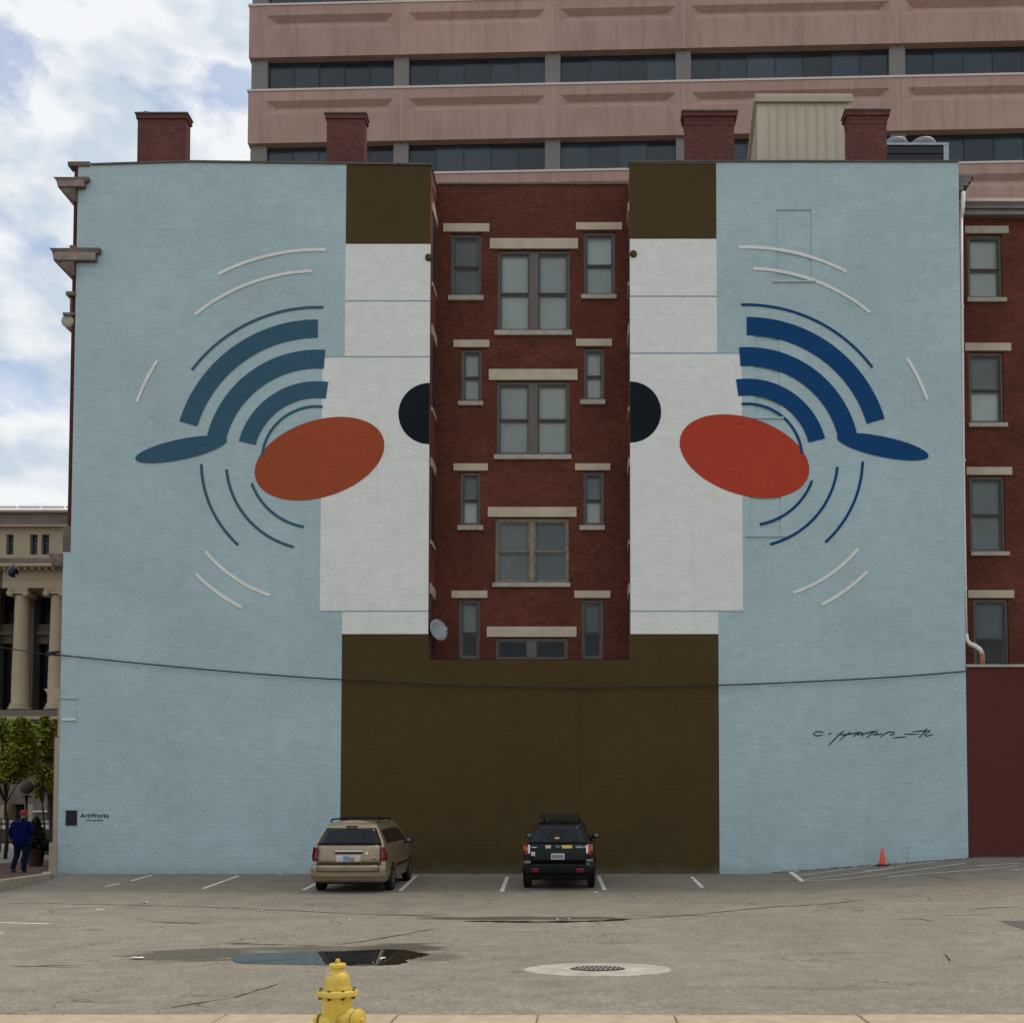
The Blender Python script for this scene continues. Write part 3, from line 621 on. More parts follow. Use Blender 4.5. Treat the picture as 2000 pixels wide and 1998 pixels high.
# chimneys
for k, (x0, x1, cy0, cy1, lab) in enumerate([(268.5, 363, 222, 324, 'wide red chimney at far left with a metal pot lid'), (638, 712, 222, 324, 'narrow red chimney left of the recess'),
                                         (1338, 1434, 219, 316, 'wide dull red chimney just right of the recess'), (1656, 1732, 217, 316, 'narrow dull red chimney beside the tan metal penthouse')]):
    Y = YW + .42; xa, xb = XP(x0, 270, Y), XP(x1, 270, Y); zt = ZP(cy0, Y); zb = ZT - .55
    o = MB().box(xa, xb, Y, Y + .4, zb, zt - .45).build('chimney', M_CHIM, bld); o['label'] = lab
    mb = MB(); e1, e2 = ((.0, .045) if k < 2 else (.03, .085)); mb.box(xa - e1 * .5, xb + e1 * .5, Y - e1 * .5, Y + .4, zt - .448, zt - .30); mb.box(xa - e1, xb + e1, Y - e1, Y + .4 + e1, zt - .298, zt - .19); mb.box(xa - e2, xb + e2, Y - e2, Y + .4 + e2, zt - .188, zt - .045); mb.build('corbelled_cap', M_CHIM, o)
    MB().box(xa - e2 - .035, xb + e2 + .035, Y - e2 - .035, Y + .4 + e2, zt - .043, zt).build('cap_stone', M_COPING, o)
    if k == 0: MB().lathe([(.12, 0), (.13, .06), (.09, .08)], 14, (xa + .25, Y + .1, zt)).build('chimney_pot', M_COPING, o)
    else: MB().lathe([(.10, 0), (.09, .045)], 12, (xa + .5, Y + .1, zt)).build('chimney_pot', M_COPING, o)

# mural colour fields (paint lying on the wall)
def field(x0, x1, y0, y1, mat, lvl=1, X0=None, X1=None):
    a, b_, c, d = rectY(x0, x1, y0, y1, YW); a = X0 if X0 is not None else a; b_ = X1 if X1 is not None else b_
    e = YW - .004 * lvl; return MB().quad((a, e, c), (b_, e, c), (b_, e, d), (a, e, d)).build('painted_panel', mat, bld)
eL, eR = RX0, RX1
aL, aR = -7.88, 4.14
field(0, 0, 322.5, 477, M_BROWN, 1, aL, eL); field(0, 0, 319, 467, M_BROWN, 1, eR, aR)
field(0, 0, 477.2, 697, M_WHITE, 1, aL, eL); field(0, 0, 467.2, 690, M_WHITE, 1, eR, aR)
field(0, 0, 697.2, 1194, M_WHITE, 1, -8.60, eL); field(0, 0, 690.2, 1194, M_WHITE, 1, eR, 4.93)
field(0, 0, 1194.2, 1238, M_WHITE, 1, aL, eL); field(0, 0, 1194.2, 1238, M_WHITE, 1, eR, aR)
field(0, 0, 1238.2, ZRec and 1288, M_BROWN, 1, aL, eL); field(0, 0, 1238.2, 1288, M_BROWN, 1, eR, aR)
a_ = MB(); e = YW - .004; zg = -.5; zz = ZP(1288, YW) - .001; a_.quad((aL, e, zg), (aR, e, zg), (aR, e, zz), (aL, e, zz)).build('painted_panel', M_BROWN, bld)
for (L, y, Rr) in [(aL, 588, eL), (-8.60, 697, eL), (-8.60, 1193.5, eL)]: field(0, 0, y - 1.3, y + 1.5, M_SEAM, 2, L, Rr)
for (L, y, Rr) in [(eR, 579, aR), (eR, 690, 4.93), (eR, 1193.5, 4.93)]: field(0, 0, y - 1.3, y + 1.5, M_SEAM, 2, L, Rr)
a, b_, c, d = rectY(1131.5, 1133.5, 1292, 1655, YW); MB().box(a, b_, YW - .016, YW, c, d).build('wall_joint', M_BROWN, bld)
def shape(pts, mat, name, lvl):
    e = YW - .004 * lvl; mb = MB(); mb.add([(x, e, z) for x, z in pts], [tuple(range(len(pts)))]); return mb.build(name, mat, bld)
def band(cx, cz, r, wd, a0, a1, mat, lvl, sgn, taper=0, n=40):
    ins, outs = [], []
    for i in range(n + 1):
        f = i / n; a = R(a0 + (a1 - a0) * f); k = wd * (1 - taper * f)
        outs.append((cx + sgn * cos(a) * (r + k / 2), cz + sin(a) * (r + k / 2))); ins.append((cx + sgn * cos(a) * (r - k / 2), cz + sin(a) * (r - k / 2)))
    e = YW - .004 * lvl; vs = [(x, e, z) for x, z in outs] + [(x, e, z) for x, z in ins]
    mb = MB(); mb.add(vs, [(i, i + 1, n + 2 + i, n + 1 + i) for i in range(n)]); return mb.build('painted_arc', mat, bld)
# plain abstract stand-in for the artwork: discs, an oval and concentric arcs
def disc_pts(cx, cz, rx, rz, rot=0, a0=0, a1=360, n=64):
    o = []
    for i in range(n + (a1 - a0 < 360)):
        a = R(a0 + (a1 - a0) * i / n); x, z = rx * cos(a), rz * sin(a); o.append((cx + x * cos(rot) - z * sin(rot), cz + x * sin(rot) + z * cos(rot)))
    return o
for side in (0, 1):
    sgn = -1 if side == 0 else 1
    BL, OR = (M_TEAL, M_ORANGE) if side == 0 else (M_NAVY, M_REDOR)
    ox, _, oz = W(612, 905, YW) if side == 0 else W(1466, 900, YW)
    edge = eL if side == 0 else eR
    kz = ZP(808 if side == 0 else 805, YW)
    shape(disc_pts(edge, kz, 1.0, 1.0, 0, 90 if side == 0 else -90, 270 if side == 0 else 90), M_BLACK, 'painted_half_disc', 2)
    shape(disc_pts(ox + sgn * -.2 , oz + .15, 2.15, 1.25, R(18) * (1 if side == 0 else -1)), OR, 'painted_oval', 3)
    hx, hz = ox - sgn * .1, oz + .1
    for r, wd, a0, a1 in [(2.3, .55, 14, 98), (3.3, .62, 12, 94), (4.3, .60, 16, 90)]: band(hx, hz, r, wd, a0, a1, BL, 5, sgn)
    for r, a0, a1 in [(5.0, 36, 92), (1.75, 4, 96), (3.7, -48, -2), (2.9, -76, -6), (2.2, -80, -20)]: band(hx, hz, r, .085, a0, a1, BL, 5, sgn)
    for r, a0, a1 in [(6.9, 62, 92), (6.2, 50, 88), (6.1, 18, 32), (4.6, -72, -40), (5.3, -64, -44)]: band(hx, hz, r, .10, a0, a1, M_WHITE, 6, sgn)
    shape(disc_pts(hx + sgn * 4.35, hz + .35, 1.5, .33, R(-12) * sgn), BL, 'painted_oval', 6)
for px, py in ((837.5, 504), (1237, 497)):
    x, _, z = W(px, py, YW); MB().lathe([(0, -.06), (.11, -.06), (.12, 0), (.11, .03)], 16, (x, YW - .0, z), (0, 1, 0)).build('wall_knob', M_BROWN, bld)
# signature strokes and credit lettering
def strokes(lst, x0, y0, sc, wd, mat, name, lvl=3):
    mb = MB()
    for st in lst:
        P = [Vector((W(x0 + x / sc, y0 + y / sc, YW)[0], W(x0 + x / sc, y0 + y / sc, YW)[2])) for x, y in st]; n = len(P); L = []; Rr = []
        for i, p in enumerate(P):
            d = (P[min(i + 1, n - 1)] - P[max(i - 1, 0)]); d = d.normalized() if d.length else Vector((1, 0)); q = Vector((-d.y, d.x)) * wd / 2 * (1 if 0 < i < n - 1 else .7)
            L.append(p + q); Rr.append(p - q)
        e = YW - .004 * lvl
        mb.add([(p.x, e, p.y) for p in L] + [(p.x, e, p.y) for p in Rr], [(i, i + 1, n + i + 1, n + i) for i in range(n - 1)])
    return mb.build(name, mat, bld)
strokes([[(312, 322), (265, 312), (215, 316), (180, 342), (215, 366), (265, 362), (302, 352)], [(375, 350), (392, 338), (412, 325)], [(575, 300), (530, 330), (480, 375), (430, 430), (375, 487)], [(658, 312), (610, 345), (560, 380), (518, 415)],
         [(495, 352), (560, 350), (640, 346), (700, 332), (760, 318)], [(680, 380), (720, 348), (770, 322), (800, 326), (800, 378)], [(735, 352), (800, 345), (880, 325), (940, 312), (988, 310)], [(850, 395), (900, 350), (945, 315), (988, 310), (985, 335), (930, 352), (1000, 350), (1060, 335)],
         [(1025, 380), (1080, 345), (1125, 318), (1195, 318), (1210, 335), (1170, 355), (1140, 350)], [(1185, 394), (1260, 385), (1350, 377)], [(1330, 342), (1420, 348), (1510, 338)], [(1420, 315), (1500, 308), (1580, 302), (1655, 300), (1640, 318), (1600, 335)],
         [(1612, 272), (1590, 310), (1555, 345), (1512, 388)], [(1600, 335), (1585, 355), (1600, 368), (1650, 362), (1692, 342)]], 1560, 1380, 6.44, .034, M_BLACK, 'painted_signature')
def text(body, size, loc, mat, name, parent, rot=(R(90), 0, 0), spacing=1.0, local=False, ext=0.0):
    cu = bpy.data.curves.new(name, 'FONT'); cu.body = body; cu.size = size; cu.space_character = spacing; cu.extrude = ext; cu.offset = size * .012
    to = bpy.data.objects.new(name, cu); COL.objects.link(to)
    dg = bpy.context.evaluated_depsgraph_get(); me = bpy.data.meshes.new_from_object(to.evaluated_get(dg)); bpy.data.objects.remove(to)
    me.materials.clear(); me.materials.append(mat); o = bpy.data.objects.new(name, me); COL.objects.link(o)
    o.rotation_euler = rot; l = Vector(loc)
    if not local: l = l - ORG[parent.name]
    o.parent = parent; o.location = l; return o
x, _, z = W(157.5, 1596.5, YW); text('ArtWorks', .205, (x, YW - .012, z), M_BLACK, 'painted_lettering', bld, spacing=1.05)
strokes([[(x_, 600), (x_ + 10, 650 - (i * 37 % 25))] for i, x_ in enumerate(range(865, 1370, 22))] + [[(865, 628), (1365, 628)]], 110, 1560, 14.86, .018, M_TEAL, 'painted_small_lettering')
x0, x1, z0, z1 = rectY(129, 150.5, 1582, 1611.5, YW)
o = MB().box(x0, x1, YW - .03, YW, z0, z1).build('plaque', M_IRON, bld); MB().box(x0 + .03, x1 - .03, YW - .036, YW - .031, z0 + .03, z1 - .03).build('plaque_face', M_DARK, o)

# ------------------------------------------------------------------ things on the main building
def thing(name, loc, label, cat, group=None): return empty(name, loc, label, cat, group)
# metal penthouse
Y = YW + 3
ph = thing('metal_penthouse', (XP(1565, 315, Y), Y, ZT - .5), 'tan ribbed metal roof penthouse between the two right chimneys', 'penthouse')
x0, x1 = XP(1478, 260, Y), XP(1652, 260, Y); zt = ZP(200, Y); zb = ZT - .5
seams = [1478, 1503, 1520, 1539, 1558, 1577, 1597, 1615, 1635, 1652]
for a, b_ in zip(seams, seams[1:]):
    xa, xb = XP(a, 260, Y) + .006, XP(b_, 260, Y) - .03
    mb = MB(); mb.box(xa, xb, Y, Y + .05, zb, zt); mb.box(xb, xb + .03, Y - .045, Y + .05, zb, zt); mb.build('panel', M_METAL, ph)
mb = MB(); mb.add([(x0, Y + .05, zb), (x0, Y + .05, zt), (x0, Y + 6, zb)], [(0, 1, 2)]); mb.add([(x1, Y + .05, zb), (x1, Y + .05, zt), (x1, Y + 6, zb)], [(0, 1, 2)]); mb.build('side_panel', M_METALD, ph)
mb = MB(); mb.prism([(Y - .05, zt), (Y + 6.1, zb), (Y + 6.1, zb + .1), (Y - .05, zt + .12)], lambda p, t_: (t_, p[0], p[1]), x0 - .12, x1 + .1); mb.build('sloping_roof', M_METAL, ph)
MB().box(x0 - .05, x1 + .25, Y - .12, Y - .052, zt - .05, zt + .16).build('fascia', M_METALD, ph)
MB().box(x0 - .05, x1 + .22, Y - .1, Y + .02, zt + .162, zt + .24).build('top_trim', M_METAL, ph)
MB().box(x1 + .005, x1 + .2, Y + .0, Y + .1, zt - .9, zt - .052).build('corner_trim', M_METAL, ph)
# HVAC
Y = YW + 2.2
hv = thing('rooftop_air_conditioner', (XP(1790, 315, Y), Y, ZT - .5), 'dark rooftop air conditioner with two fan domes behind the right chimney', 'air conditioner')
x0, x1 = XP(1722, 290, Y), XP(1853, 290, Y); zb, zt = ZT - .5, ZP(284, Y)
MB().box(x0 + .05, x1 - .2, Y + .03, Y + 1.3, zb, zt).build('coil_box', M_IRON, hv)
mb = MB(); mb.box(x0, x1, Y - .02, Y + 1.4, zt, zt + .08); mb.box(x1 - .18, x1, Y - .01, Y + 1.38, zb, zt); mb.box(x0, x0 + .05, Y - .01, Y + 1.38, zb, zt); mb.build('frame', M_HVAC, hv)
for i in range(10):
    z_ = zb + .1 + (zt - zb - .15) * i / 10; MB().box(x0 + .06, x1 - .21, Y + .005, Y + .028, z_, z_ + .02).build('louvre', M_RUBBER, hv)
for px in (1756, 1811):
    xx = XP(px, 280, Y); MB().lathe([(.45, 0), (.45, .22), (.40, .30), (.25, .36), (.06, .38), (0.01, .38)], 20, (xx, Y + .5, zt + .08)).build('fan_dome', M_DOME, hv)
# satellite dish
dx, _, dz = W(853, 1232, YW + .35); Yd = YW + .35
ds = thing('satellite_dish', (RX0 + .1, Yd, ZRec), 'grey satellite dish at the bottom left of the brick recess', 'satellite dish')
ax = Vector((.72, -.66, .2)).normalized()
MB().lathe([(0.005, 0), (.15, .015), (.28, .055), (.355, .10), (.36, .11), (.27, .07), (.15, .03), (.005, .015)], 28, (dx, Yd, dz), ax).build('reflector', M_DISH, ds)
cc = Vector((dx, Yd, dz)); fp = cc + ax * .48 + Vector((0, 0, -.12)); MB().tube([cc + Vector((.1, -.1, -.33)), fp], .013).build('arm', M_DISH, ds)
MB().box(fp.x - .035, fp.x + .035, fp.y - .04, fp.y + .04, fp.z - .03, fp.z + .08).build('feed_horn', M_DISH, ds)
MB().tube([cc - ax * .02, cc - ax * .12, (RX0 + .12, Yd + .1, ZRec + .05), (RX0 + .12, Yd + .1, ZRec)], .02).build('mast', M_IRON, ds)
# cables
def cable(pts, r, label, Ys):
    P = [W(px, py, Y_) for (px, py), Y_ in zip(pts, Ys)]; sm = []
    for i in range(len(P) - 1):
        p0, p1, p2, p3 = [Vector(P[max(0, min(len(P) - 1, i + k))]) for k in (-1, 0, 1, 2)]
        for k in range(6):
            f = k / 6; sm.append(.5 * ((2 * p1) + (p2 - p0) * f + (2 * p0 - 5 * p1 + 4 * p2 - p3) * f * f + (3 * p1 - p0 - 3 * p2 + p3) * f ** 3))
    sm.append(Vector(P[-1])); return tag(MB().tube(sm, r, 5).build('cable', M_WIRE), label, 'cable')
cable([(114, 1279), (300, 1298), (480, 1314), (664, 1327), (900, 1338), (1130, 1343), (1404, 1338), (1600, 1330), (1760, 1321), (1886, 1311)], .022, 'black cable sagging across the whole mural wall', [YW - .12] * 10)
cable([(-80, 1254), (0, 1264), (45, 1271), (98, 1279), (114, 1281)], .018, 'thin black cable coming in from the left to the building corner', [YW - .3, YW - .3, YW - .25, YW - .18, YW - .12])
x, _, z = W(100, 1276, YW); br = thing('cable_bracket', (x, YW, z), 'black iron cable bracket on the left corner of the painted building', 'bracket')
MB().tube([W(92, 1275, YW - .05), W(116, 1273, YW - .05)], .045).build('upper_arm', M_IRON, br); MB().tube([W(92, 1281, YW - .05), W(102, 1277, YW - .05), W(116, 1280, YW - .05)], .03).build('lower_arm', M_IRON, br)
# cornice end and downspout on the right
z0, z1 = ZP(372, YW + .3), ZP(340, YW + .3); xr = XP(1903, 345, YW + .3)
rc = MB()
for i, (f0, f1, ex) in enumerate([(.82, 1, 1), (.55, .80, .82), (.30, .53, .68), (0, .28, .42)]):
    rc.box(XRt + .004, XRt + (xr - XRt) * ex, YW + .3, YW + 9, z0 + (z1 - z0) * f0, z0 + (z1 - z0) * f1)
rc.build('cornice', M_CGREY, bld)
YP = YW + .12
dp = thing('downspout', (XP(1900, 1298, YP), YP, ZP(1298, YP)), 'long white downspout at the right corner of the blue wall bending out at its foot', 'downspout')
pth = [W(1881, 376, YP), W(1880, 405, YP), W(1877.5, 425, YP)]
pth2 = [W(1877.5, 418, YP), W(1878.5, 600, YP), W(1881, 900, YP), W(1884, 1100, YP), W(1886.5, 1240, YP)]
pth3 = [W(1886.5, 1238, YP), W(1888, 1250, YP), W(1894, 1257, YP), W(1904, 1261, YP - .02), W(1914, 1268, YP - .05), W(1918.5, 1278, YP - .06)]
MB().tube(pth, .075, 12).build('pipe_top', M_WPIPE, dp); MB().tube(pth2, .055, 12).build('pipe', M_WPIPE, dp); MB().tube(pth3, .075, 12).build('elbow', M_WPIPE, dp)
MB().tube([W(1918.5, 1277, YP - .06), W(1918.5, 1303, YP - .06)], .088, 12).build('clay_boot', M_TERRA, dp)
for py in (600, 900, 1150):
    p = W(1878 + (py - 500) * .0105, py, YP); MB().lathe([(.068, -.03), (.068, .03)], 12, p).build('bracket', M_WPIPE, dp)

# ------------------------------------------------------------------ right neighbour
YN = 36.6
nb = empty('brick_neighbour', (16, 42, 0), 'red brick building at the right edge with tall sash windows and a grey cornice', 'building')
NW = [((1884, 1969, 443, 457), (1890, 1957, 459, 583), 524, (1888, 1965, 583, 591), 0, 1, 1, 0),
      ((1884, 1974, 671, 686), (1893, 1960, 688, 827), 760, (1891, 1967, 827, 835), 0, 2, 1, 0),
      ((1887, 1976, 913, 928), (1895, 1963, 930, 1078), 1004, (1895, 1971, 1078, 1086), 0, 2, 2, 0),
      ((1890, 1980, 1153, 1168), (1902, 1970, 1170, 1304), 1247, None, 0, 2, 0, 0)]
NX0, NX1 = XRt + .003, 24.0; NZT = ZP(421, YN); NZB = ZP(1306, YN)
dxw = XP(2085, 500, YN) - XP(1925, 500, YN)
nh = [rectY(*s[1], YN) for s in NW]; nh = [(a + .0, b_, max(c, NZB + .001), d) for a, b_, c, d in nh]
nh2 = [(a + k * dxw, b_ + k * dxw, c, d) for k in (0, 1, 2) for a, b_, c, d in nh]
mb = MB(); holes_wall(mb, NX0, NX1, NZB - .3, NZT + .5, YN, nh2); mb.build('wall', M_BRICK, nb)
MB().box(NX1, NX1 + .1, YN, BACK, -.3, NZT + .5).build('wall', M_BRICK2, nb)
for s in NW:
    for k in (0, 1, 2):
        wo = window(nb, s, YN, stone=M_STONE2 if s[1][2] < 600 else M_STONE)
        if k: wo.location.x += k * dxw
cz0, cz1 = ZP(418, YN - .3), ZP(391, YN - .3)
for i, (f0, f1, ex) in enumerate([(.78, 1, .42), (.42, .77, .30), (.22, .41, .22), (0, .21, .26)]):
    MB().box(NX0 + .002, NX1 + .2, YN - ex, YN + .3, cz0 + (cz1 - cz0) * f0, cz0 + (cz1 - cz0) * f1 - .002).build('cornice_board', M_CGREY if i else M_TLEDGE, nb)
MB().box(NX0 + .002, NX1 + .1, YN + .3, BACK, NZT + .3, NZT + .45).build('roof', M_COPING, nb)
lw = empty('oxblood_lot_wall', (18, YW, .4), 'plain dark red painted wall beside the blue mural at the right edge', 'wall')
zc = ZP(1303, YW + .02)
MB().box(XRt + .006, NX1, YW + .02, YN - .01, -.5, zc).build('wall', M_REDPAINT, lw)
for i in range(9):
    a = XRt + .008 + i * 1.32; MB().box(a, a + 1.31, YW - .06, YW + .4, zc + .002, zc + .085).build('coping_stone', M_STONE2, lw)

# ------------------------------------------------------------------ office tower behind
TA = R(1.86); T0 = Vector(W(484, 176, 62)); T0.z = 0
tw = empty('office_tower', T0, 'large pink concrete office block with ribbon windows rising behind the mural building', 'building', rz=-TA)
def TU(px, py):
    dx = (px - CX) / F; dy = (PY - py) / F; d = Vector((dx, cos(PITCH) - dy * sin(PITCH), sin(PITCH) + dy * cos(PITCH)))
    # T0 + u*(cos,-sin) = t*d
    c, s = cos(TA), sin(TA); t_ = (T0.x * s + T0.y * c) / (d.x * s + d.y * c); u = (t_ * d.x - T0.x) * c - (t_ * d.y - T0.y) * s
    return u, CAMZ + t_ * d.z
zr = [TU(484, y)[1] for y in (9.5, 176)]; PIT = zr[0] - zr[1]; SP = TU(484, 176)[1] - TU(484, 281)[1]
def PXZ(dy): return TU(484, 176)[1] - TU(484, 176 + dy)[1]
d1, d2, d3 = PXZ(23), PXZ(32), PXZ(48)
BAYS = [(520, 768, 5), (797, 1064, 5), (1094, 1320, 4), (1350, 1739, 7), (1770, 2062, 5), (2092, 2400, 5)]
BU_ = [(TU(a, 130)[0], TU(b_, 130)[0], n) for a, b_, n in BAYS]
UEND = BU_[-1][1] + 1.0; DEP = 26
tops = [zr[0] + PIT, zr[0], zr[1], zr[1] - PIT, zr[1] - 2 * PIT]
for r_, zt in enumerate(tops):
    zb = zt - SP
    cuts = [0] + [(BU_[i][1] + BU_[i + 1][0]) / 2 for i in range(len(BU_) - 1)] + [UEND]
    for i in range(len(BU_)):
        a, b_ = cuts[i] + .03, cuts[i + 1] - .03; p, q = BU_[i][0] - .0, BU_[i][1] + .0
        z1, z2, z3 = zt - d1, zt - d2, zt - d3; dd = .28; w_ = (z2 - z3) * 1.1
        mb = MB()
        mb.quad((a, 0, z1), (b_, 0, z1), (b_, 0, zt - .12), (a, 0, zt - .12)); mb.quad((a, 0, zb), (b_, 0, zb), (b_, 0, z3), (a, 0, z3))
        mb.quad((a, 0, z3), (p, 0, z3), (p, 0, z1), (a, 0, z1)); mb.quad((q, 0, z3), (b_, 0, z3), (b_, 0, z1), (q, 0, z1))
        mb.quad((p, 0, z1), (q, 0, z1), (q - w_, dd, z2), (p + w_, dd, z2)); mb.add([(p, 0, z1), (p + w_, dd, z2), (p, 0, z3)], [(0, 1, 2)]); mb.add([(q, 0, z1), (q, 0, z3), (q - w_, dd, z2)], [(0, 1, 2)])
        mb.quad((p + w_, dd, z2), (q - w_, dd, z2), (q, 0, z3), (p, 0, z3))
        mb.quad((a, 0, zb), (b_, 0, zb), (b_, .5, zb), (a, .5, zb)); mb.quad((a, 0, zb), (a, 0, zt - .12), (a, .3, zt - .12), (a, .3, zb)); mb.quad((b_, 0, zb), (b_, 0, zt - .12), (b_, .3, zt - .12), (b_, .3, zb))
        mb.build('spandrel_panel', M_TOWER, tw, local=True)
        if i: MB().box(a - .055, a - .005, .02, .06, zb, zt - .122).build('panel_joint', M_JOINT, tw, local=True)
    MB().box(-.03, UEND, -.05, .5, zt - .118, zt).build('ledge', M_TLEDGE, tw, local=True)
    # side wall panel of this storey
    MB().box(0, .28, .31, DEP, zb, zt - .121).build('side_panel', M_TOWER, tw, local=True)
    zw1, zw0 = zb - .002, zt - PIT + .002
    # piers
    pe = [(0.12, BU_[0][0])] + [(BU_[i][1], BU_[i + 1][0]) for i in range(len(BU_) - 1)]
    for a, b_ in pe: MB().box(a, b_, .22, .9, zw0, zw1).build('pier', M_TPIER, tw, local=True)
    for a, b_, n in BU_:
        MB().box(a, b_, .5, .56, zw1 - .16, zw1).build('head_shade_strip', M_TMULL, tw, local=True)  # black strip standing in for the shade above the recessed panes
        pw = (b_ - a) / n
        for k in range(n):
            pa = MB().quad((.03, 0, 0), (pw - .03, 0, 0), (pw - .03, 0, zw1 - zw0 - .16), (.03, 0, zw1 - zw0 - .16)).build('glass_pane', M_TGLASS, tw, local=True)
            pa.location = (a + k * pw, .50 + random.uniform(-.01, .01), zw0); pa.rotation_euler = (random.uniform(-.01, .01), 0, random.uniform(-.012, .012))
            if k: MB().box(a + k * pw - .03, a + k * pw + .03, .44, .56, zw0, zw1 - .161).build('mullion', M_TMULL, tw, local=True)
zlow = tops[-1] - SP - (PIT - SP)
mb = MB(); mb.box(0, UEND, .1, DEP, -.3, zlow).build('lower_floors', M_TOWER2, tw, local=True)
MB().box(.13, UEND, .95, DEP, zlow, tops[0] + 2).build('core', M_TPIER, tw, local=True)

# ------------------------------------------------------------------ classical building at the left
YC = 95.0
cb = empty('columned_building', (XP(60, 1600, YC), YC, .1), 'pale limestone civic building with ionic columns far behind on the left', 'building')
def cbox(px0, px1, py0, py1, y0, y1, mat, name, parent=None):
    q_ = YC + y0; a, b_, c, d = XP(px0, 1300, q_), XP(px1, 1300, q_), ZP(py1, q_), ZP(py0, q_); return MB().box(a, b_, YC + y0, YC + y1, c, d).build(name, mat, parent or cb)
LX, RXX = -330, 420
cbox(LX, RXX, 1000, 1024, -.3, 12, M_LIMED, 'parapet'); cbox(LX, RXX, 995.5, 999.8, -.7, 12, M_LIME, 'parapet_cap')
cbox(LX, RXX, 1024.2, 1027.5, -.6, 12, M_LIME, 'string_course')
for a, b_ in ((-45, 24), (28, 70), (73.5, 117), (122, 160)): cbox(a, b_, 988, 991, 1.2, 1.5, M_WPIPE, 'roof_rail_panel')
wp = [(7, 21), (53.5, 68), (76, 91), (123, 138), (146, 161), (-63, -49), (-40, -26)]
hl = [(XP(a, 1300, YC), XP(b_, 1300, YC), ZP(1083, YC), ZP(1043.5, YC)) for a, b_ in wp]
mb = MB(); holes_wall(mb, XP(LX, 1300, YC), XP(RXX, 1300, YC), ZP(1090, YC), ZP(1027.6, YC), YC, hl, .6); mb.build('attic_wall', M_LIME, cb)
for (a, b_, c, d) in hl:
    o = MB().quad((a, YC + .5, c), (b_, YC + .5, c), (b_, YC + .5, d), (a, YC + .5, d)).build('window', M_DWIN, cb)
    mb = MB()
    for k in range(1, 3): xx = a + (b_ - a) * k / 3; mb.box(xx - .03, xx + .03, YC + .42, YC + .49, c, d)
    for k in range(1, 6): zz_ = c + (d - c) * k / 6; mb.box(a, b_, YC + .43, YC + .48, zz_ - .025, zz_ + .025)
    mb.build('lattice', M_TEAL, o)
    for f in range(4): MB().ball(((a + b_) / 2, YC + .38, c + (d - c) * (f + .7) / 4.4), .05, 6).build('boss', M_STONE2, o)
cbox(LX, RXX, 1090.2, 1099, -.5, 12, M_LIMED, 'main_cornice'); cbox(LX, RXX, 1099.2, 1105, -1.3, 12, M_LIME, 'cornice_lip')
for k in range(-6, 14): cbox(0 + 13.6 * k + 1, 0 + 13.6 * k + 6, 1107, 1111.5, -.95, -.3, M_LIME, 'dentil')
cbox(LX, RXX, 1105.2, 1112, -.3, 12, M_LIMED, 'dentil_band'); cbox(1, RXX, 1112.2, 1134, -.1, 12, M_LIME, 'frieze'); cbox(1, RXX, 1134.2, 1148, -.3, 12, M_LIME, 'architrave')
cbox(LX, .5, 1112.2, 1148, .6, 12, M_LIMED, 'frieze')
# colonnade
cbox(LX, RXX, 1148.2, 1405, 4.2, 5, M_DWIN, 'dark_tall_window')
for c in (-108, -37, 35, 106, 177, 248):
    cx = XP(c, 1300, YC); rt, rb = .58, .72
    z0, z1 = ZP(1386, YC), ZP(1148.5, YC)
    o = MB().lathe([(.98, 0), (.98, .18), (.9, .28), (.82, .32), (.88, .42), (.80, .55), (rb, .62), (rb * .99, 3), (rt * 1.04, 8), (rt, z1 - z0 - .75), (rt * 1.05, z1 - z0 - .6)], 24, (cx, YC + .5, z0)).build('column', M_LIME, cb)
    MB().box(cx - .85, cx + .85, YC - .3, YC + 1.3, z1 - .24, z1 - .02).build('abacus', M_LIME, o)
    for s in (-1, 1): MB().lathe([(.0, -.85), (.30, -.85), (.26, -.7), (.24, 0), (.30, .85), (0, .85)], 16, (cx + s * .68, YC + .5, z1 - .5), (0, 1, 0)).build('volute', M_LIME, o)
    MB().box(cx - .62, cx + .62, YC - .25, YC + 1.2, z1 - .52, z1 - .242).build('echinus', M_LIME, o)
    px = c + 19; cbox(px - 1, px + 10, 1149, 1384, 2.8, 4.1, M_LIMEP, 'pier')
    cbox(px + 10.5, px + 42, 1219, 1232, 3.4, 4.1, M_LIMEP, 'spandrel'); cbox(px + 10.5, px + 42, 1232.2, 1240, 3.2, 4.1, M_LIMED, 'spandrel'); cbox(px + 10.5, px + 42, 1240.2, 1257, 3.5, 4.1, M_LIMEP, 'spandrel')
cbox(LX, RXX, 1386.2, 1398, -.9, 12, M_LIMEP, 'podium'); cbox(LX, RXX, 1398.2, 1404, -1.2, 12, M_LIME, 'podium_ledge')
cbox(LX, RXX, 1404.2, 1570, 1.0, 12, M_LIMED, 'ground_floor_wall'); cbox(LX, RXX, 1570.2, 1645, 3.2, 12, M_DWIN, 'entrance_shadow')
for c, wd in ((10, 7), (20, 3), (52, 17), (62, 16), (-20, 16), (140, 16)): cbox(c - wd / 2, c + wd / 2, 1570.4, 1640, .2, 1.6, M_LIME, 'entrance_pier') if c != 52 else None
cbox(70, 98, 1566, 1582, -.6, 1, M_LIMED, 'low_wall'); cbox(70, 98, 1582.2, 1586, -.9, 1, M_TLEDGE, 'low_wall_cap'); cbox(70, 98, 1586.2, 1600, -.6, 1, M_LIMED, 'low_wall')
for i, (a, b_) in enumerate(((1602, 1605), (1605.2, 1611), (1611.2, 1614), (1614.2, 1619))): cbox(-60, 160, a, b_, -3 - i * .5, -2.5, M_TLEDGE if i % 2 == 0 or i == 3 else M_LIMED, 'step')
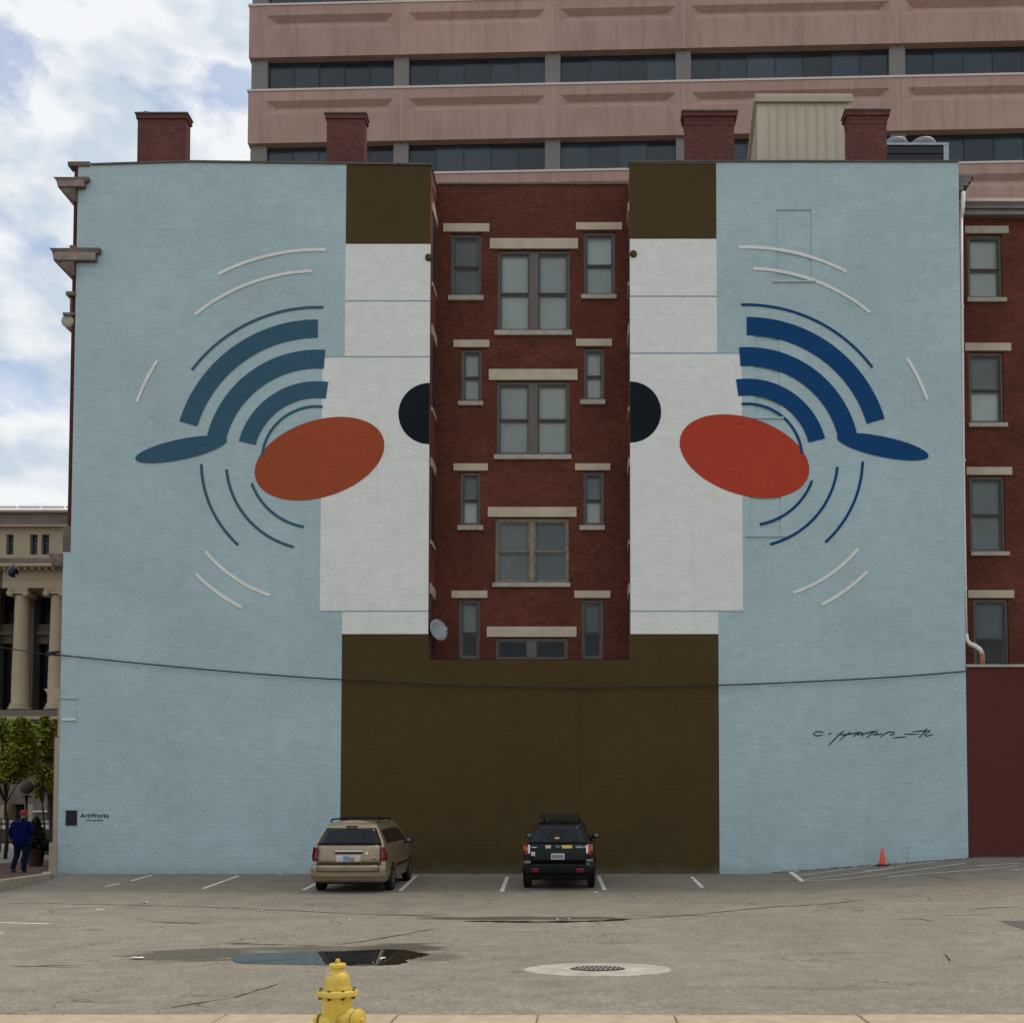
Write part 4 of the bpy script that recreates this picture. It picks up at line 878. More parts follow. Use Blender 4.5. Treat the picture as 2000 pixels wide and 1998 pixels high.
cbox(LX, RXX, 1619.2, 1643, -8, -4, M_BPAVE, 'forecourt')

# ------------------------------------------------------------------ trees
def leaf_quads(mb, centers, n, size, flat=.5):
    for _ in range(n):
        c, r = random.choice(centers); 
        d = Vector((random.gauss(0, 1), random.gauss(0, 1), random.gauss(0, 1))).normalized() * (random.random() ** .45)
        p = Vector(c) + Vector((d.x * r[0], d.y * r[1], d.z * r[2])); s = size * random.uniform(.6, 1.4)
        u = Vector((random.gauss(0, 1), random.gauss(0, 1), random.gauss(0, 1) * flat)).normalized(); v = u.cross(Vector((random.gauss(0, .6), random.gauss(0, .6), 1))).normalized()
        mb.add([p - u * s, p + v * s * .5, p + u * s, p - v * s * .5], [(0, 1, 2, 3)])
def tree(px, trunk_y0, Y, cpx, cpy, hw, hh, label, nleaf, tr=.1, gz=.06):
    x = XP(px, 1600, Y); t_ = empty('street_tree', (x, Y, gz), label, 'tree', 'street trees at the left')
    cx, cz = XP(cpx, cpy, Y), ZP(cpy, Y); rw, rh = hw * Y / F, hh * Y / F
    tp = [(x, Y, gz), (x + .05, Y, gz + 1.2), (x * .7 + cx * .3, Y + .1, gz + 2.4), (x * .4 + cx * .6, Y, cz - rh * .3), (cx, Y, cz + rh * .5)]
    tk = MB().tube(tp, [tr, tr * .8, tr * .65, tr * .45, tr * .15], 8).build('trunk', M_BARK, t_)
    cs = []; lb = MB()
    for k in range(24):
        a = random.uniform(0, 2 * pi); q = random.uniform(.35, .95); zz_ = random.uniform(-.75, .8); e = math.sqrt(max(.1, 1 - zz_ * zz_))
        c = (cx + cos(a) * q * rw * e, Y + sin(a) * q * rw * e * .8, cz + zz_ * rh); k_ = random.uniform(.22, .42); cs.append((c, (rw * k_, rw * k_, rh * k_ * .8)))
        s = Vector(tp[2 + (k % 2)]); lb.tube([s, s.lerp(Vector(c), .5) + Vector((0, 0, .15)), c], [tr * .35, tr * .22, tr * .08], 5)
    lb.build('limb', M_BARK, tk)
    mb = MB(); leaf_quads(mb, cs, nleaf, .13); mb.build('crown', M_LEAF, t_, norm=False)
    return t_
tree(12, 1620, 48, 2, 1475, 72, 75, 'green street tree with a full crown at the far left edge', 11000, .085)
tree(86, 1618, 52, 70, 1455, 42, 58, 'slim yellow-green street tree behind the conical shrub planter', 5500, .06)
tree(101, 1610, 56, 88, 1490, 38, 75, 'darker street tree with a stout trunk hard by the painted building corner', 5000, .20)

# ------------------------------------------------------------------ lamp, post, planter, globe
Y = 43; x, _, z = W(52, 1537, Y); zg_ = .06
lp = thing('street_lamp', (x, Y, zg_), 'black street lamp with a round smoky globe behind the walking man', 'street lamp')
M_GLOBE = plain('smoky_globe', (.06, .052, .046), .75, 0, .05, 3)
MB().ball((x, Y, z), .265, 20).build('globe', M_GLOBE, lp)
MB().lathe([(.05, 0), (.21, .02), (.21, .05), (.1, .09)], 16, (x, Y, ZP(1555.5, Y) - .03)).build('globe_holder', M_IRON, lp)
MB().lathe([(.17, 0), (.17, .25), (.11, .35), (.075, .5), (.06, 1.6), (.06, ZP(1556, Y) - zg_)], 12, (x, Y, zg_)).build('pole', M_IRON, lp)
MB().ball((x, Y, z + .29), .04, 8).build('finial', M_IRON, lp)
Y = 41; x = XP(105.3, 1600, Y)
sp = thing('black_post', (x, Y, .1), 'thin tall black post close to the left corner of the painted building', 'post')
MB().lathe([(.085, 0), (.085, .12), (.05, .18), (.05, 1.6), (.045, 4.6)], 12, (x, Y, .1)).build('shaft', M_IRON, sp); MB().ball((x, Y, 4.74), .08, 10).build('finial', M_IRON, sp)
Y = 40; x, _, z = W(25.5, 1117, Y)
hg = thing('hanging_globe', (x, Y, z), 'black ball fixture hanging in front of the columned building', 'lamp')
MB().ball((x, Y, z), .20, 20).build('globe', M_IRON, hg); MB().ball((x + .15, Y - .05, z - .14), .05, 8).build('bracket', M_HVAC, hg)
MB().tube([(x, Y, z + .19), (x, Y, z + .3)], .02).build('hook', M_IRON, hg)
tag(MB().tube([(x - 5, Y, z + .37), (x, Y, z + .30), (XL2 + .2, Y, z + .5)], .006, 5).build('span_wire', M_WIRE), 'thin span wire that carries the black ball fixture', 'cable')
# planter
Y = 39.2; x = XP(70, 1670, Y)
pl = thing('planter', (x, Y, .1), 'reddish clay pot with a conical evergreen and trailing plants', 'planter')
MB().lathe([(.21, 0), (.23, .05), (.30, .52), (.33, .54), (.33, .62), (.28, .62), (.27, .56), (0.01, .54)], 20, (x, Y, .1)).build('pot', plain('dark_clay', (.05, .018, .014), .85, 0, .25, 8), pl)
mb = MB(); cs = []
for k in range(13): zz_ = .75 + k * .085; r_ = .56 * (1 - k / 13.5) ** .75; cs += [((x + .0, Y, zz_), (r_, r_, .1))] * max(1, int(10 * r_))
leaf_quads(mb, cs, 2600, .055); o = mb.build('conical_shrub', M_LEAFD, pl, norm=False)
MB().tube([(x, Y, .6), (x, Y, 1.7)], [.03, .01], 6).build('stem', M_BARK, pl)
mb = MB(); leaf_quads(mb, [((x + .25, Y - .1, .78), (.33, .25, .18)), ((x + .42, Y, .68), (.2, .2, .2)), ((x - .05, Y - .2, .72), (.2, .15, .12))], 700, .05); mb.build('trailing_plant', M_LEAFD, pl, norm=False)
mb = MB(); leaf_quads(mb, [((x - .17, Y - .25, .78), (.13, .08, .08)), ((x + .52, Y - .1, .62), (.1, .1, .06))], 130, .045); mb.build('lime_plant', M_LEAFL, pl, norm=False)
# railing of the forecourt
fr = thing('iron_railing', (XP(10, 1620, 60), 60, 0), 'dark iron rail beyond the road at the far left', 'railing')
for k in range(5):
    xx = XP(-12 + k * 14, 1620, 60); MB().box(xx - .03, xx + .03, 59.97, 60.03, 0, 1.9).build('post', M_IRON, fr)
for zz_ in (1.15, 1.5): MB().box(XP(-20, 1600, 60), XP(46, 1600, 60), 59.98, 60.02, zz_, zz_ + .06).build('rail', M_IRON, fr)

# ------------------------------------------------------------------ traffic cone
p = Vector((XP(1723.5, 1680, 34.62), 34.62, 0)); p.z = H(p.x, p.y); cz = p.z; hh = 34 * p.y / F
co = thing('traffic_cone', tuple(p), 'orange traffic cone at the foot of the blue wall', 'traffic cone')
MB().lathe([(.105, .035), (.10, .06), (.04, hh - .01), (.032, hh), (.02, hh)], 20, p).build('cone', M_CONE, co)
MB().box(p.x - .16, p.x + .16, p.y - .16, p.y + .16, p.z + .002, p.z + .036).build('base', M_RUBBER, co)

# ------------------------------------------------------------------ drain
p = G(1167, 1893); rad = 143 * p.y / F; nrm = Vector((0, (H(p.x, p.y - 1) - H(p.x, p.y + 1)) / 2, 1)).normalized(); tl = math.atan2(-(H(p.x, p.y - 1) - H(p.x, p.y + 1)) / 2, 1)
dr = empty('storm_drain', tuple(p + Vector((0, 0, .006))), 'round iron grate drain in a pale concrete collar in the middle of the lot', 'drain'); dr.rotation_euler = (tl, 0, 0)
ir = rad * .375
mb = MB(); n = 48; vs = [];
for i in range(n):
    a = 2 * pi * i / n; k = 1 + random.uniform(-.012, .012)
    vs += [(cos(a) * rad * k, sin(a) * rad * k, -.03), (cos(a) * rad * k, sin(a) * rad * k, .0), (cos(a) * rad * .8, sin(a) * rad * .8, .010), (cos(a) * ir, sin(a) * ir, .006), (cos(a) * ir, sin(a) * ir, -.035)]
mb.add(vs, [(i * 5 + j, i * 5 + j + 1, ((i + 1) % n) * 5 + j + 1, ((i + 1) % n) * 5 + j) for i in range(n) for j in range(4)]); mb.build('concrete_collar', M_COLLAR, dr, local=True)
MB().lathe([(ir, 0), (ir, .004)], 36, (0, 0, .001)).build('shaft_bottom', M_DARK, dr, local=True)
mb = MB(); vs = []
for i in range(36):
    a = 2 * pi * i / 36; vs += [(cos(a) * ir * .999, sin(a) * ir * .999, .006), (cos(a) * ir * .92, sin(a) * ir * .92, .016), (cos(a) * ir * .92, sin(a) * ir * .92, .006)]
mb.add(vs, [(i * 3 + j, i * 3 + j + 1, ((i + 1) % 36) * 3 + j + 1, ((i + 1) % 36) * 3 + j) for i in range(36) for j in range(2)]); mb.build('grate_ring', M_IRON, dr, local=True)
M_BAR = plain('worn_grate_iron', (.26, .24, .21), .6, .1, .2, 10)
for k in range(-5, 6):
    xx = k * ir / 5.9; L = math.sqrt(max(0, (ir * .91) ** 2 - xx * xx)); MB().prism([(xx - .014, -L), (xx + .014, -L), (xx + .014, L), (xx - .014, L)], lambda q, t_: (q[0] + q[1] * .12, q[1] * .97, t_), .0055, .018).build('grate_bar', M_BAR, dr, local=True)

# ------------------------------------------------------------------ hydrant
Yh = 8.1; x, _, zt = W(659.6, 1872, Yh)
hy = thing('fire_hydrant', (x, Yh, .02), 'yellow fire hydrant in the foreground at the pavement edge', 'fire hydrant')
def Zh(y): return zt - (y - 280) * .000428
MB().lathe([(.125, .02), (.15, .022), (.15, .05), (.115, .055), (.108, .09), (.106, .22), (.111, Zh(1000)), (.111, Zh(930)), (.118, Zh(905))], 32, (x, Yh, 0)).build('barrel', M_YEL, hy)
MB().lathe([(.12, Zh(905)), (.147, Zh(897)), (.149, Zh(885)), (.149, Zh(820)), (.146, Zh(804)), (.098, Zh(798))], 40, (x, Yh, 0)).build('flange', M_YEL, hy)
MB().lathe([(.097, Zh(798)), (.093, Zh(780)), (.091, Zh(650)), (.088, Zh(600)), (.082, Zh(560)), (.068, Zh(520)), (.050, Zh(485)), (.046, Zh(460)), (.046, Zh(435))], 32, (x, Yh, 0)).build('bonnet', M_YEL, hy)
MB().lathe([(.045, Zh(436)), (.057, Zh(430)), (.060, Zh(420)), (.060, Zh(368)), (.056, Zh(357)), (.015, Zh(352))], 28, (x, Yh, 0)).build('weather_cap', M_YEL, hy)
MB().lathe([(.018, Zh(353)), (.018, Zh(290)), (.014, Zh(280))], 5, (x, Yh, 0), smooth=False).build('operating_nut', M_YEL, hy)
for k in range(8):
    a = R(22.5 + 45 * k + 8); bx, by = x + .128 * cos(a), Yh + .128 * sin(a)
    MB().lathe([(.0125, Zh(804)), (.0125, Zh(785)), (.009, Zh(780))], 6, (bx, by, 0), smooth=False).build('bolt', M_RUST, hy)
    MB().lathe([(.009, Zh(945)), (.0135, Zh(935)), (.0135, Zh(899))], 6, (bx, by, 0), smooth=False).build('bolt', M_RUST, hy)
def nozzle(az, zc, r, l0, l1, lab):
    d = Vector((cos(R(az)), sin(R(az)), 0)); c = Vector((x, Yh, zc))
    o = MB().lathe([(r * 1.35, .07), (r * 1.12, l0 * .82), (r * .95, l0 - .012), (r * .95, l0)], 24, c, d).build('nozzle', M_YEL, hy)
    MB().lathe([(r * .9, l0), (r * .9, l0 + .012)], 24, c, d).build('gasket', M_RUST, o)
    MB().lathe([(r * 1.08, l0 + .012), (r * 1.12, l0 + .018), (r * 1.12, l1 - .014), (r * 1.0, l1 - .004), (r * .55, l1), (.02, l1 + .002)], 28, c, d).build('nozzle_cap', M_YEL, o)
    MB().lathe([(.019, l1), (.019, l1 + .028)], 5, c, d, smooth=False).build('cap_nut', M_YEL, o)
    return o
nozzle(-22, .222, .073, .150, .205, ''); nozzle(-112, .200, .047, .132, .172, ''); nozzle(158, .200, .047, .132, .172, '')

# ------------------------------------------------------------------ cars
def car(root, sp):
    """root local frame: x right, y forward from the rear bumper, z up"""
    Wz, Rz, L = sp['w'], sp['r'], sp['L']
    def itp(tab, v):
        if v <= tab[0][0]: return tab[0][1]
        for (a, fa), (b_, fb) in zip(tab, tab[1:]):
            if v <= b_: return fa + (fb - fa) * (v - a) / (b_ - a)
        return tab[-1][1]
    wz = lambda z: itp(Wz, z); rz = lambda z: itp(Rz, z)
    tp = lambda y: itp([(0, .94), (.12, .975), (.5, 1), (L * .7, 1), (L * .88, .96), (L, .82)], y)
    top = lambda y: itp(sp['top'], y)
    cap = lambda x_, z: rz(z) + sp['curve'] * (abs(x_) / max(.1, wz(z))) ** 4
    zs = sp['zs']; yst = sp['ys']; mb = MB(); NY = len(yst)
    rows = []
    for z in zs:
        row = []
        for i, y in enumerate(yst):
            zz_ = min(z, top(y)) if z > 1.0 or top(y) < z else z; zz_ = min(z, top(y))
            yy = max(y, 0) * (1 - (rz(zz_) + sp['curve']) / L) + rz(zz_) + sp['curve']
            row.append(Vector((wz(zz_ if z <= top(y) else top(y)) * tp(yy) , yy, zz_)))
        rows.append(row)
    m = len(zs); vs = []
    for s in (1, -1):
        for row in rows: vs += [(p.x * s, p.y, p.z) for p in row]
    fs = []
    for k in range(2):
        o = k * m * NY
        for j in range(m - 1):
            for i in range(NY - 1): fs.append((o + j * NY + i, o + j * NY + i + 1, o + (j + 1) * NY + i + 1, o + (j + 1) * NY + i))
    mb.add(vs, fs, True)
    # roof/hood across, floor, front face
    nxs = 9; ro = []
    for i in range(NY):
        p = rows[-1][i]
        for k in range(nxs): f = -1 + 2 * k / (nxs - 1); ro.append((p.x * f, p.y, p.z + sp['crown'] * (1 - f * f)))
    mb.add(ro, [(i * nxs + k, i * nxs + k + 1, (i + 1) * nxs + k + 1, (i + 1) * nxs + k) for i in range(NY - 1) for k in range(nxs - 1)], True)
    fr_ = []
    for j in range(m):
        p = rows[j][-1]
        for k in range(nxs): f = -1 + 2 * k / (nxs - 1); fr_.append((p.x * f, p.y + .12 * (1 - f * f), p.z + (sp['crown'] * (1 - f * f) if j == m - 1 else 0)))
    mb.add(fr_, [(j * nxs + k, j * nxs + k + 1, (j + 1) * nxs + k + 1, (j + 1) * nxs + k) for j in range(m - 1) for k in range(nxs - 1)], True)
    # rear cap
    nc = 17; rc_ = []
    zf = []
    for a, b_ in zip(zs, zs[1:]): zf += [a, (a + b_) / 2]
    zf.append(zs[-1])
    for z in zf:
        wx = wz(z) * tp(rz(z) + sp['curve'])
        for k in range(nc): f = -1 + 2 * k / (nc - 1); rc_.append((wx * f, rz(z) + sp['curve'] * abs(f) ** 4, z + (sp['crown'] * (1 - f * f) if z == zs[-1] else 0)))
    mb.add(rc_, [(j * nc + k, j * nc + k + 1, (j + 1) * nc + k + 1, (j + 1) * nc + k) for j in range(len(zf) - 1) for k in range(nc - 1)], True)
    mb.build('body', sp['paint'], root, local=True)
    MB().box(-wz(zs[0]) * .92, wz(zs[0]) * .92, .25, L - .3, zs[0] - .06, zs[0] + .01).build('underbody', M_RUBBER, root, local=True)
    wx = lambda y, z: wz(z) * tp(y)
    def rear(name, xf0, xf1, z0, z1, mat, off=.008, n=8, th=True, parent=None):   # xf are functions of z or numbers (metres)
        f0 = xf0 if callable(xf0) else (lambda z: xf0); f1 = xf1 if callable(xf1) else (lambda z: xf1)
        vs = []; nz = 5
        for j in range(nz + 1):
            z = z0 + (z1 - z0) * j / nz
            for k in range(n + 1):
                x_ = f0(z) + (f1(z) - f0(z)) * k / n; vs.append((x_, cap(x_, z) - off, z))
        mb = MB(); mb.add(vs, [(j * (n + 1) + k, j * (n + 1) + k + 1, (j + 1) * (n + 1) + k + 1, (j + 1) * (n + 1) + k) for j in range(nz) for k in range(n)], True)
        # skirt
        back = len(mb.v); per = [k for k in range(n + 1)] + [(j + 1) * (n + 1) + n for j in range(nz)] + [nz * (n + 1) + n - 1 - k for k in range(n)] + [(nz - 1 - j) * (n + 1) for j in range(nz - 1)]
        pv = [mb.v[i] + Vector((0, off + .01, 0)) for i in per]; b0 = len(mb.v); mb.v += pv; c = len(per)
        for i in range(c): mb.f.append([per[i], per[(i + 1) % c], b0 + (i + 1) % c, b0 + i])
        return mb.build(name, mat, parent or root, local=True)
    def side(name, s, y0, y1, z0, z1, mat, off=.006, n=6, parent=None):
        f0 = y0 if callable(y0) else (lambda z: y0); f1 = y1 if callable(y1) else (lambda z: y1); vs = []; nz = 4
        for j in range(nz + 1):
            z = z0 + (z1 - z0) * j / nz
            for k in range(n + 1): y = f0(z) + (f1(z) - f0(z)) * k / n; vs.append((s * (wx(y, z) + off), y, z))
        mb = MB(); mb.add(vs, [(j * (n + 1) + k, j * (n + 1) + k + 1, (j + 1) * (n + 1) + k + 1, (j + 1) * (n + 1) + k) for j in range(nz) for k in range(n)], True)
        return mb.build(name, mat, parent or root, local=True)
    # wheels
    for yw in sp['wheels']:
        for s in (-1, 1):
            xo = wx(yw, .45) + .004
            a = MB().lathe([(sp['wr'] + .07, -.002), (sp['wr'] + .07, .004)], 28, (s * xo, yw, sp['wr'] + .01), (s, 0, 0)).build('wheel_arch', M_RUBBER, root, local=True)
            c = (s * (xo - .18), yw, sp['wr']); r = sp['wr']
            tyre = MB().lathe([(r * .62, 0), (r * .93, 0), (r, .03), (r, .17), (r * .93, .205), (r * .64, .21), (r * .62, .17)], 30, c, (s, 0, 0)).build('wheel', M_RUBBER, root, local=True)
            MB().lathe([(r * .62, .17), (r * .60, .205), (r * .55, .18), (r * .2, .17), (r * .15, .195), (.01, .2)], 24, c, (s, 0, 0)).build('rim', M_RIM, tyre, local=True)
            for q in range(5):
                a_ = 2 * pi * q / 5; cc_ = Vector((s * (xo + .012), yw + cos(a_) * r * .36, sp['wr'] + sin(a_) * r * .36)); MB().ball(cc_, r * .16, 8, (.15, 1, 1)).build('spoke', M_RIM, tyre, local=True)
    # wing mirrors
    for s in (-1, 1):
        ym, zm, mo = sp['mirror']; o = MB().ball((s * (wx(ym, zm) + mo), ym, zm), .12, 14, (1.0, .6, .72)).build('wing_mirror', sp['mirmat'], root, local=True)
        MB().tube([(s * (wx(ym, zm - .06) - .02), ym, zm - .06), (s * (wx(ym, zm) + mo), ym, zm - .05)], .03, 6).build('mirror_stalk', sp['mirmat'], o, local=True)
        MB().ball((s * (wx(ym, zm) + mo), ym - .052, zm), .095, 12, (.95, .25, .68)).build('mirror_glass', M_MIRR, o, local=True)
    return rear, side, wx, cap, wz
def carpaint(name, col, metal=.55, rough=.32):
    m, t, b = base(name, rough, metal, .5); g_ = nn(t, 'ShaderNodeTexCoord')
    c = ramp(t, noise(t, g_.outputs['Object'], 2.2, 5, .6), .3, .7, tuple(x_ * .85 for x_ in col), tuple(x_ * 1.1 for x_ in col))
    s_ = nn(t, 'ShaderNodeSeparateXYZ'); t.links.new(g_.outputs['Object'], s_.inputs[0])
    dirt = math_(t, 'MULTIPLY', ramp(t, noise(t, g_.outputs['Object'], 7, 5, .65), .35, .7), .35)
    c = mix(t, dirt, c, tuple(x_ * .6 + .006 for x_ in col)); t.links.new(c, b.inputs['Base Color']); b.inputs['Coat Weight'].default_value = .45 if col[0] > .1 else .12; b.inputs['Specular IOR Level'].default_value = .5 if col[0] > .1 else .2; b.inputs['Coat Roughness'].default_value = .08
    return m
M_GOLD = carpaint('champagne_metallic', (.34, .265, .165), .5, .38)
M_DGREEN = carpaint('blackish_green_paint', (.0035, .006, .006), .1, .3)
M_DCLAD = plain('dark_bumper_plastic', (.007, .009, .009), .6, 0, .1, 3, .2) if True else plain('x', (.009, .011, .011), .55, 0, .1, 3)
M_CGLASS = plain('tinted_car_glass', (.005, .008, .011), .08, 0, .2, 1.5, .30)
M_RED = plain('red_lamp_lens', (.17, .006, .008), .18, 0, .2, 6)
M_AMB = plain('amber_lamp_lens', (.75, .17, .02), .2, 0, .1, 6)
M_CLR = plain('clear_lamp_lens', (.75, .75, .75), .2, 0, .1, 6)
M_CHROME = plain('chrome', (.55, .53, .48), .18, .9, .08, 6)
M_RIM = plain('alloy_rim', (.30, .29, .27), .35, .8, .15, 6)
M_MIRR = plain('mirror_glass', (.12, .15, .16), .1, .6, .1, 6)
M_PLATE = plain('plate_white', (.52, .52, .49), .5, 0, .05, 9)
M_PBLUE = plain('plate_blue', (.10, .30, .48), .5, 0, .15, 15); M_PRED = plain('plate_rose', (.38, .22, .18), .5, 0, .2, 15)
M_YST = plain('yellow_sticker', (.62, .50, .10), .6, 0, .1, 9); M_OST = plain('orange_sticker', (.60, .30, .14), .6, 0, .1, 9)
M_GST = plain('grey_sticker', (.20, .22, .23), .6, 0, .2, 15); M_WST = plain('pale_sticker', (.52, .50, .40), .6, 0, .1, 9)

# minivan
pv = G(690, 1742); xv = (688 - CX) / F * 28.9
van = empty('minivan', (xv, 28.45, H(xv, 28.8)), 'gold champagne minivan parked nose-in at the edge of the brown paint', 'minivan'); van.rotation_euler = (math.atan(.031), 0, R(.5))
sp = dict(L=5.0, curve=.10, crown=.05, paint=M_GOLD, wr=.335, wheels=(1.05, 4.05), mirror=(3.35, 1.2, .13), mirmat=M_DCLAD,
          w=[(.28, .93), (.40, .975), (.68, .985), (.74, .955), (.95, .965), (1.2, .91), (1.3, .88), (1.62, .71), (1.72, .655), (1.78, .58), (1.82, .40)],
          r=[(.28, .10), (.36, .02), (.66, 0), (.71, .02), (.73, .09), (.95, .10), (1.19, .13), (1.24, .15), (1.64, .40), (1.70, .42), (1.76, .50), (1.82, .75)],
          top=[(0, 1.9), (3.0, 1.82), (3.3, 1.66), (4.1, 1.12), (4.7, .95), (5.1, .72)], zs=[.28, .36, .46, .60, .67, .71, .74, .85, .98, 1.08, 1.19, 1.24, 1.35, 1.5, 1.64, 1.70, 1.745, 1.78, 1.80],
          ys=[0, .08, .2, .5, .9, 1.5, 2.2, 2.8, 3.1, 3.4, 3.7, 4.0, 4.3, 4.6, 4.8, 4.88])
rear, side, wx, cap, wz = car(van, sp)
rear('rear_window', lambda z: -(.835 - (z - 1.24) * .47), lambda z: .835 - (z - 1.24) * .47, 1.235, 1.655, M_CGLASS)
rear('tailgate_gap', -.825, .825, .735, 1.232, M_RUBBER, .006); tg = rear('tailgate', lambda z: -.80, lambda z: .80, .755, 1.215, M_GOLD, .018); rear('tailgate_gap', -.80, .80, .54, .735, M_RUBBER, .040)
rear('tailgate_lower', lambda z: -.78, lambda z: .78, .56, .725, M_GOLD, .05, parent=tg)
rear('handle_bar', -.36, .36, 1.055, 1.09, M_CHROME, .045, parent=tg); rear('plate_recess', -.35, .37, 1.0, 1.05, M_RUBBER, .022, parent=tg)
pt = rear('licence_plate', -.325, .315, .80, .965, M_PLATE, .03, parent=tg); rear('plate_print', -.13, .0, .83, .95, M_PBLUE, .034, parent=tg); rear('plate_print', .005, .17, .82, .93, M_PRED, .034, parent=tg)
rear('badge', .44, .50, .97, 1.06, M_CHROME, .024, parent=tg); rear('badge', .60, .70, .905, .925, M_CHROME, .024, parent=tg); rear('badge', .60, .70, .86, .88, M_RED, .024, parent=tg)
for s in (-1, 1):
    a, b_ = (.82, .945) if s > 0 else (-.945, -.82)
    tl_ = rear('tail_light', a, b_, .82, 1.17, M_RED, .012); side('tail_light_wrap', s, .13, lambda z: .38 - abs(z - 1.0) * .25, .84, 1.17, M_RED, .010, parent=tl_)
    wo = side('side_window', s, lambda z: .55 + (z - 1.22) * .45, lambda z: 1.85 - .0 * z, 1.25, 1.60, M_CGLASS, .008); side('side_window', s, 1.92, 2.75, 1.24, 1.60, M_CGLASS, .008); side('side_window', s, 2.82, lambda z: 3.75 - (z - 1.2) * 1.25, 1.23, 1.585, M_CGLASS, .008)
    side('rub_strip', s, 1.5, 3.6, .60, .66, M_DCLAD, .012); side('door_handle', s, 2.55, 2.72, 1.02, 1.06, M_CHROME, .03); side('door_handle', s, 2.86, 3.02, 1.02, 1.06, M_CHROME, .03)
    for yy in (1.88, 2.79): side('door_seam', s, yy, yy + .012, .42, 1.2, M_RUBBER, .004)
    MB().tube([(s * .62, .85, 1.80), (s * .62, .95, 1.86), (s * .62, 2.6, 1.87), (s * .61, 2.75, 1.81)], .022, 6).build('roof_rail', M_DCLAD, van, local=True)
for yy in (1.1, 2.4): MB().tube([(-.62, yy, 1.875), (.62, yy, 1.875)], .02, 6).build('rack_bar', M_DCLAD, van, local=True)
rear('brake_light', -.13, .17, 1.685, 1.715, M_RED if False else M_RUBBER, .03)
bp = rear('bumper', lambda z: -.96, lambda z: .96, .40, .66, M_GOLD, .035, 12); rear('bumper_step', -.82, .82, .655, .69, M_GOLD, .07, 12, parent=bp); rear('bumper_sticker', .18, .50, .585, .635, M_DCLAD, .039, parent=bp)
MB().tube([(-.5, .3, .26), (-.5, .05, .25)], .03, 8).build('exhaust', M_IRON, van, local=True)
MB().add([(-.62, 3.32, 1.66), (.62, 3.32, 1.66), (.78, 4.02, 1.16), (-.78, 4.02, 1.16)], [(0, 1, 2, 3)]).build('windscreen', M_CGLASS, van, local=True)

# SUV
xv = (1090.5 - CX) / F * 29.8
suv = empty('sport_utility_vehicle', (xv, 29.35, H(xv, 29.8)), 'blackish green sport utility vehicle with a roof rack parked facing the brown paint', 'car'); suv.rotation_euler = (math.atan(.031), 0, R(-1.2))
sp = dict(L=4.6, curve=.12, crown=.04, paint=M_DGREEN, wr=.36, wheels=(.95, 3.6), mirror=(3.05, 1.30, .16), mirmat=M_DCLAD,
          w=[(.36, .90), (.48, .955), (.66, .955), (.75, .935), (.95, .94), (1.15, .88), (1.22, .85), (1.62, .66), (1.70, .62), (1.75, .55), (1.78, .4)],
          r=[(.36, .12), (.45, .02), (.62, 0), (.66, .05), (.68, .12), (.95, .13), (1.18, .18), (1.65, .44), (1.70, .44), (1.74, .55), (1.78, .8)],
          top=[(0, 1.9), (2.6, 1.78), (2.9, 1.64), (3.6, 1.20), (4.2, 1.08), (4.65, .80)], zs=[.36, .45, .55, .62, .66, .69, .8, .95, 1.05, 1.15, 1.22, 1.35, 1.5, 1.62, 1.68, 1.72, 1.75, 1.765],
          ys=[0, .08, .2, .5, .9, 1.4, 2.0, 2.5, 2.75, 3.0, 3.3, 3.6, 3.9, 4.2, 4.4, 4.48])
rear, side, wx, cap, wz = car(suv, sp)
gl = lambda z: .78 - (z - 1.22) * .42 - max(0, z - 1.6) * .8
rear('rear_window', lambda z: -gl(z), gl, 1.21, 1.675, M_CGLASS)
bp = rear('bumper', lambda z: -.93, lambda z: .93, .44, .63, M_DCLAD, .05, 12); rear('bumper_step', -.78, .78, .625, .665, M_DCLAD, .07, 12, parent=bp); rear('bumper_crease', -.5, .5, .545, .56, M_DCLAD, .06, parent=bp)
for s in (-1, 1):
    a, b_ = sorted((s * .70, s * .50)); rear('reflector', lambda z, a=a: a, lambda z, b_=b_: b_, .46, .57, M_RED, .062, parent=bp)
    q = rear('tail_light', *sorted((s * .76, s * .935)), .89, 1.19, M_RED, .014); rear('indicator_lens', *sorted((s * .81, s * .915)), 1.02, 1.13, M_AMB, .02, parent=q); rear('clear_lens', *sorted((s * .75, s * .80)), .95, 1.17, M_CLR, .022, parent=q)
    side('tail_light_wrap', s, .20, .40, .92, 1.18, M_RED, .008, parent=q)
    side('side_window', s, lambda z: .72 + (z - 1.2) * .5, 1.35, 1.24, 1.60, M_CGLASS, .008); side('side_window', s, 1.45, 2.3, 1.24, 1.60, M_CGLASS, .008); side('side_window', s, 2.38, lambda z: 3.4 - (z - 1.2) * 1.4, 1.24, 1.585, M_CGLASS, .008)
    side('cladding', s, .3, 4.0, .42, .62, M_DCLAD, .02)
    MB().tube([(s * .50, .62, 1.76), (s * .50, .72, 1.86), (s * .50, 2.2, 1.86), (s * .50, 2.35, 1.77)], .022, 6).build('roof_rail', M_IRON, suv, local=True)
tg = rear('tailgate', lambda z: -.72, lambda z: .72, .70, 1.185, M_DGREEN, .012)
rear('plate_recess', -.38, .38, .765, 1.03, M_RUBBER, .016, parent=tg); rear('licence_plate', -.185, .175, .79, .955, M_PLATE, .024, parent=tg); rear('plate_print', -.155, .145, .835, .93, M_GST, .028, parent=tg)
rear('bumper_sticker', .10, .38, 1.09, 1.17, M_YST, .018, parent=tg); rear('bumper_sticker', -.335, -.19, 1.09, 1.17, M_WST, .018, parent=tg); rear('window_sticker', -.09, .03, 1.335, 1.385, M_OST, .014)
rear('round_sticker', -.72, -.61, .885, .995, M_WST, .018, parent=tg)
